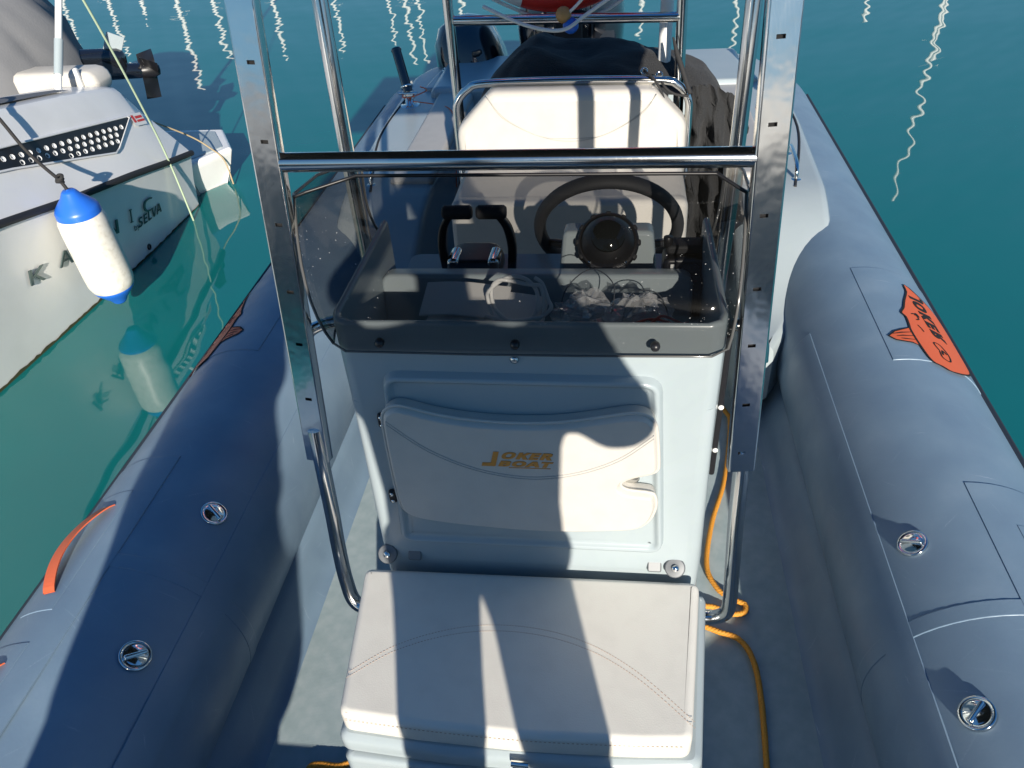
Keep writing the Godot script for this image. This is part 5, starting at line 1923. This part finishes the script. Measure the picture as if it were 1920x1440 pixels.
	var fl := [Vector3(-2.98, 1.21, -3.28), Vector3(-2.83, 1.21, -3.30), Vector3(-2.735, 1.12, -3.31), Vector3(-2.655, 0.93, -3.31), Vector3(-2.575, 0.845, -3.285), Vector3(-2.50, 0.79, -3.255), top]
	g.tube(cr(fl, 6), 0.0085, 8)
	for k in 3:
		g.torus(fl[5] + Vector3(0.004 * k, 0.012 * k - 0.01, 0), 0.014, 0.008, Basis(Vector3.RIGHT, 1.1 + k * 0.5), 0, TAU, 14, 6)
	single("fender_line", g, M.rope_black, "black twisted line holding the blue and white fender", "rope")
	# thin green fishing line and the tan rope at the platform
	g = Geo.new()
	g.tube(cr([Vector3(-2.30, 2.60, -3.25), Vector3(-2.42, 1.46, -3.83), Vector3(-2.545, 0.80, -4.20), Vector3(-2.60, 0.42, -4.36), Vector3(-2.622, -0.03, -4.44)], 8), 0.0062, 7)
	single("mooring_line", g, mat(lin(0.42, 0.52, 0.36), 0.6), "thin pale green line running from above into the water", "rope")
	g = Geo.new()
	g.tube(cr([Vector3(-2.83, 0.62, -4.62), Vector3(-2.70, 0.42, -4.85), Vector3(-2.62, 0.30, -4.93), Vector3(-2.57, 0.20, -4.97), Vector3(-2.56, 0.02, -4.98)], 8), 0.0055, 8)
	single("tan_rope", g, mat(lin(0.42, 0.33, 0.20), 0.8), "frayed tan rope hanging over the white swim platform", "rope")


# ------------------------------------------------------------------ yachts whose masts mirror in the water
func build_far_masts() -> void:
	var spots := [[-22.8, -32.8, 5.0, "mirrored near the grey engine cover"], [-24.6, -38.8, 7.6, "mirrored second from the white antenna pole"], [-21.3, -36.1, 5.3, "whose short mirror image ends first above the propeller"], [-18.1, -33.3, 7.6, "with the longest mirror streak left of the steel frame"], [-19.5, -39.4, 8.2, "mirrored just left of the shaded steel channel"], [-21.2, -47.4, 9.5, "mirrored beside the shaded steel channel"], [-15.4, -36.9, 7.3, "mirrored between channel and rear leg"], [-15.1, -44.4, 9.3, "mirrored right of the rear leg"], [-13.1, -48.2, 9.3, "mirrored faintly left of the black rod holder"], [-9.7, -38.8, 8.7, "mirrored above the black rod holder"], [-11.9, -50.6, 11.6, "mirrored close beside the rod holder streak"], [-7.9, -43.2, 8.5, "mirrored above the smaller outboard"], [1.3, -41.0, 8.5, "mirrored right of the large outboard"], [6.1, -42.6, 9.9, "mirrored beside the sunlit rear leg"], [11.1, -38.5, 7.2, "with a short mirror streak under the sunlit shore"], [15.7, -42.2, 16.8, "with the tall bright mirror streak at the right"], [18.4, -49.0, 12.0, "mirrored beside the tall bright streak"]]
	var first: Node3D = null
	var rg := RandomNumberGenerator.new()
	rg.seed = 31
	for i in spots.size():
		var sp = spots[i]
		var y := thing("sailing_yacht", "white sailing yacht " + sp[3], "sailing yacht", Vector3(sp[0], 0, sp[1]), "yachts mirrored in the water")
		var w := Vector3(sp[0], 0, sp[1])
		var H: float = sp[2]
		var dz := rg.randf_range(0.8, 1.1)
		var g := Geo.new()
		g.tube(PackedVector3Array([w + Vector3(0, 0.8, 0), w + Vector3(0, H * 0.7, 0), w + Vector3(0, H, 0)]), [0.10, 0.095, 0.07], 10)
		part(y, "mast", g, M.white)
		g = Geo.new()
		g.tube(PackedVector3Array([w + Vector3(0, 1.7, 0), w + Vector3(0.1, 1.75, -2.6)]), 0.06, 8)
		part(y, "boom", g, M.white)
		g = Geo.new()
		g.tube(PackedVector3Array([w + Vector3(-0.45, H * 0.6, 0), w + Vector3(0.45, H * 0.6, 0)]), 0.02, 6)
		part(y, "spreader", g, M.white)
		g = Geo.new()
		var hr := []
		for st in [[4.0, 0.05, 0.95], [2.8, 0.7, 0.9], [1.0, 1.15, 0.85], [-1.5, 1.2, 0.82], [-3.5, 0.95, 0.85]]:
			var b: float = st[1]
			hr.append(PackedVector3Array([w + Vector3(-b, st[2], st[0] * dz), w + Vector3(-b * 0.85, 0.1, st[0] * dz), w + Vector3(0, -0.3, st[0] * dz), w + Vector3(b * 0.85, 0.1, st[0] * dz), w + Vector3(b, st[2], st[0] * dz), w + Vector3(0, st[2] + 0.12, st[0] * dz)]))
		g.grid(hr, true, false, -1)
		g.fan(hr[-1])
		g.facing(0, Vector3.UP)
		part(y, "hull", g, M.hull)


# ------------------------------------------------------------------ people on the bow, who throw the shadows
func body(bones: Array, cell: float, k: float, g: Geo) -> void:      # bones: [from, to, r0, r1]
	var lo: Vector3 = bones[0][0]
	var hi := lo
	for b in bones:
		var r: float = maxf(b[2], b[3]) + cell * 2.0
		for e in 2:
			lo = lo.min((b[e] as Vector3) - Vector3.ONE * r)
			hi = hi.max((b[e] as Vector3) + Vector3.ONE * r)
	var n := Vector3i(((hi - lo) / cell).ceil()) + Vector3i.ONE * 2
	var f := PackedFloat32Array()
	f.resize(n.x * n.y * n.z)
	f.fill(1.0)
	for b in bones:
		var a: Vector3 = b[0]
		var c: Vector3 = b[1]
		var r: float = maxf(b[2], b[3]) + maxf(k, cell) * 1.5
		var i0 := Vector3i(((a.min(c) - Vector3.ONE * r - lo) / cell).floor()).max(Vector3i.ZERO)
		var i1 := Vector3i(((a.max(c) + Vector3.ONE * r - lo) / cell).ceil()).min(n - Vector3i.ONE)
		var ac := c - a
		var l2 := maxf(ac.length_squared(), 1e-9)
		for z in range(i0.z, i1.z + 1):
			for y in range(i0.y, i1.y + 1):
				for x in range(i0.x, i1.x + 1):
					var p := lo + Vector3(x, y, z) * cell
					var t := clampf((p - a).dot(ac) / l2, 0.0, 1.0)
					var d: float = (p - a - ac * t).length() - lerpf(b[2], b[3], t)
					var i := x + n.x * (y + n.y * z)
					var o := f[i]
					var h := maxf(k - absf(o - d), 0.0) / k
					f[i] = minf(o, d) - h * h * k * 0.25
	var vid := {}
	for z in n.z - 1:
		for y in n.y - 1:
			for x in n.x - 1:
				var base := x + n.x * (y + n.y * z)
				var neg := 0
				for q in 8:
					if f[base + (q & 1) + n.x * ((q >> 1 & 1) + n.y * (q >> 2))] < 0.0: neg += 1
				if neg == 0 or neg == 8: continue
				var s := Vector3.ZERO
				var c := 0
				for e in [[0, 1], [2, 3], [4, 5], [6, 7], [0, 2], [1, 3], [4, 6], [5, 7], [0, 4], [1, 5], [2, 6], [3, 7]]:
					var p0: int = e[0]; var p1: int = e[1]
					var v0 := f[base + (p0 & 1) + n.x * ((p0 >> 1 & 1) + n.y * (p0 >> 2))]
					var v1 := f[base + (p1 & 1) + n.x * ((p1 >> 1 & 1) + n.y * (p1 >> 2))]
					if (v0 < 0.0) == (v1 < 0.0): continue
					var t := v0 / (v0 - v1)
					s += Vector3(p0 & 1, p0 >> 1 & 1, p0 >> 2).lerp(Vector3(p1 & 1, p1 >> 1 & 1, p1 >> 2), t)
					c += 1
				vid[base] = lo + (Vector3(x, y, z) + s / c) * cell
	var from := g.v.size()
	var dx := [1, n.x, n.x * n.y]
	for base in vid:
		for ax in 3:
			var u: int = dx[(ax + 1) % 3]
			var w: int = dx[(ax + 2) % 3]
			var a := f[base]
			var b: float = f[base + dx[ax]]
			if (a < 0.0) == (b < 0.0): continue
			if not (vid.has(base - u) and vid.has(base - w) and vid.has(base - u - w)): continue
			if a < 0.0: g.quad(vid[base], vid[base - u], vid[base - u - w], vid[base - w])
			else: g.quad(vid[base], vid[base - w], vid[base - u - w], vid[base - u])
	g.closed(from)


func hand(g: Geo, wrist: Vector3, fwd: Vector3, palm: Vector3, s: float, curl: float) -> void:      # a palm, four fingers and a thumb
	var x := fwd.cross(palm).normalized() * s
	var b := [[wrist, wrist + fwd * 0.085, 0.024, 0.030], [wrist + x * 0.018, wrist + fwd * 0.085 + x * 0.028, 0.018, 0.014], [wrist - x * 0.018, wrist + fwd * 0.08 - x * 0.028, 0.018, 0.013]]
	for i in 4:
		var o: float = [0.031, 0.011, -0.010, -0.030][i]
		var L: float = [0.070, 0.080, 0.074, 0.058][i]
		var p := wrist + fwd * 0.085 + x * o
		var d := fwd
		for k in 3:
			d = (d + palm * curl).normalized()
			var q: Vector3 = p + d * L * [0.45, 0.32, 0.25][k]
			b.append([p, q, 0.0095 - k * 0.0008, 0.0088 - k * 0.0008])
			p = q
	var tp0 := wrist + fwd * 0.02 + x * 0.026
	var tp1 := tp0 + (fwd * 0.6 + x * 0.7).normalized() * 0.045 + palm * 0.01
	var tp2 := tp1 + (fwd * 0.9 + x * 0.2 + palm * 0.4).normalized() * 0.032
	b.append([tp0, tp1, 0.014, 0.011])
	b.append([tp1, tp2, 0.011, 0.009])
	body(b, 0.0042, 0.006, g)


func person(label: String, at: Vector3, yaw: float, arms: Array, spread: float, coat := false) -> Node3D:      # arms: elbow and wrist, left then right, in the person's axes (facing -z)
	var o := thing("person", label, "person", at)
	var xf := Transform3D(Basis(Vector3.UP, yaw), at)
	var P := func(x: float, y: float, z: float) -> Vector3: return xf * Vector3(x, y, z)
	var skin := []
	var top := []
	var leg := []
	var shoe := []
	skin.append([P.call(0, 1.38, 0.0), P.call(0, 1.50, -0.015), 0.058, 0.055])
	skin.append([P.call(0, 1.60, -0.02), P.call(0, 1.67, -0.005), 0.085, 0.092])
	skin.append([P.call(0, 1.545, -0.055), P.call(0, 1.58, -0.06), 0.048, 0.06])
	skin.append([P.call(0, 1.60, -0.105), P.call(0, 1.575, -0.125), 0.012, 0.016])
	for s in [-1.0, 1.0]:
		skin.append([P.call(s * 0.088, 1.62, 0.0), P.call(s * 0.094, 1.58, -0.005), 0.018, 0.014])
		var ai := 0 if s < 0 else 2
		var sh: Vector3 = P.call(s * 0.185, 1.36, 0.0)
		var el: Vector3 = xf * arms[ai]
		var wr: Vector3 = xf * arms[ai + 1]
		skin.append([sh, el, 0.045, 0.036]); skin.append([el, wr, 0.036, 0.026])
		top.append([sh, el, 0.070, 0.056]); top.append([el, el.lerp(wr, 0.9), 0.056, 0.044])
		top.append([P.call(s * 0.06, 1.39, 0.0), sh, 0.075, 0.072])
		top.append([P.call(s * 0.088, 1.25, 0.0), P.call(s * 0.08, 0.92, 0.0), 0.10, 0.095])
		var hip: Vector3 = P.call(s * 0.10, 0.88, 0.0)
		var kn: Vector3 = P.call(s * (0.10 + spread * 0.5), 0.48, -0.02)
		var an: Vector3 = P.call(s * (0.10 + spread), 0.09, 0.03)
		skin.append([P.call(s * 0.08, 1.2, 0), hip, 0.09, 0.09]); skin.append([hip, kn, 0.07, 0.05]); skin.append([kn, an, 0.05, 0.035]); skin.append([P.call(s * 0.06, 1.34, 0.0), sh, 0.06, 0.05])
		leg.append([hip, kn, 0.098, 0.070]); leg.append([kn, an, 0.070, 0.062])
		leg.append([P.call(s * 0.06, 0.96, 0), hip, 0.105, 0.10])
		if coat: top.append([P.call(s * 0.09, 0.95, 0.0), P.call(s * 0.10, 0.42, 0.0), 0.10, 0.11])  # long coat added to fill lit gaps in the unseen figure's shadow
		shoe.append([an + Vector3(0, -0.05, 0.01), an + xf.basis * Vector3(s * 0.02, -0.055, -0.16), 0.044, 0.036])
	var g := Geo.new()
	body(skin, 0.02, 0.03, g)
	for s in [-1.0, 1.0]:
		var ai := 0 if s < 0 else 2
		var el: Vector3 = xf * arms[ai]
		var wr: Vector3 = xf * arms[ai + 1]
		var fw := (wr - el).normalized()
		var pn := (xf.basis * Vector3(-s, 0, 0))
		pn = (pn - fw * pn.dot(fw)).normalized()
		hand(g, wr, fw, pn, -s if true else s, 0.35)
	var bd := part(o, "body", g, M.skin)
	for e in [["jacket", top, M.jacket, 0.05], ["trousers", leg, M.trousers, 0.04], ["shoes", shoe, M.rubber, 0.02]]:
		g = Geo.new()
		body(e[1], 0.022, e[3], g)
		part(o, e[0], g, e[2])
	g = Geo.new()
	body([[P.call(0, 1.66, 0.015), P.call(0, 1.69, 0.01), 0.098, 0.09], [P.call(0, 1.58, 0.035), P.call(0, 1.62, 0.03), 0.07, 0.085]], 0.015, 0.03, g)
	part(o, "hair", g, M.hair)
	for s in [-1.0, 1.0]:
		g = Geo.new()
		body([[P.call(s * 0.032, 1.61, -0.098), P.call(s * 0.034, 1.61, -0.098), 0.011, 0.011]], 0.004, 0.002, g)
		part(o, "eye", g, M.white)
	return o


func build_people() -> void:
	var a := person("person on the bow holding up a phone, whose shadow crosses the console", Vector3(0.227, 0.515, 0.31), 0.0, [Vector3(-0.36, 1.28, -0.02), Vector3(-0.14, 1.58, -0.11), Vector3(0.29, 1.27, -0.02), Vector3(0.12, 1.58, -0.11)], 0.05)
	var ph := Geo.new()
	ph.box(Vector3(0.20, 2.20, 0.14), Vector3(0.15, 0.072, 0.009), 0.004, Basis(Vector3.UP, 0.15) * Basis(Vector3.RIGHT, -0.6))
	single("phone", ph, M.black_gloss, "dark phone held up by the person on the bow", "phone")
	person("second person standing on the bow, whose shadow covers the left tube", Vector3(-0.40, 0.515, 0.55), 1.36, [Vector3(-0.235, 1.08, -0.02), Vector3(-0.225, 0.82, -0.08), Vector3(0.235, 1.08, -0.02), Vector3(0.225, 0.86, -0.08)], 0.0, true)
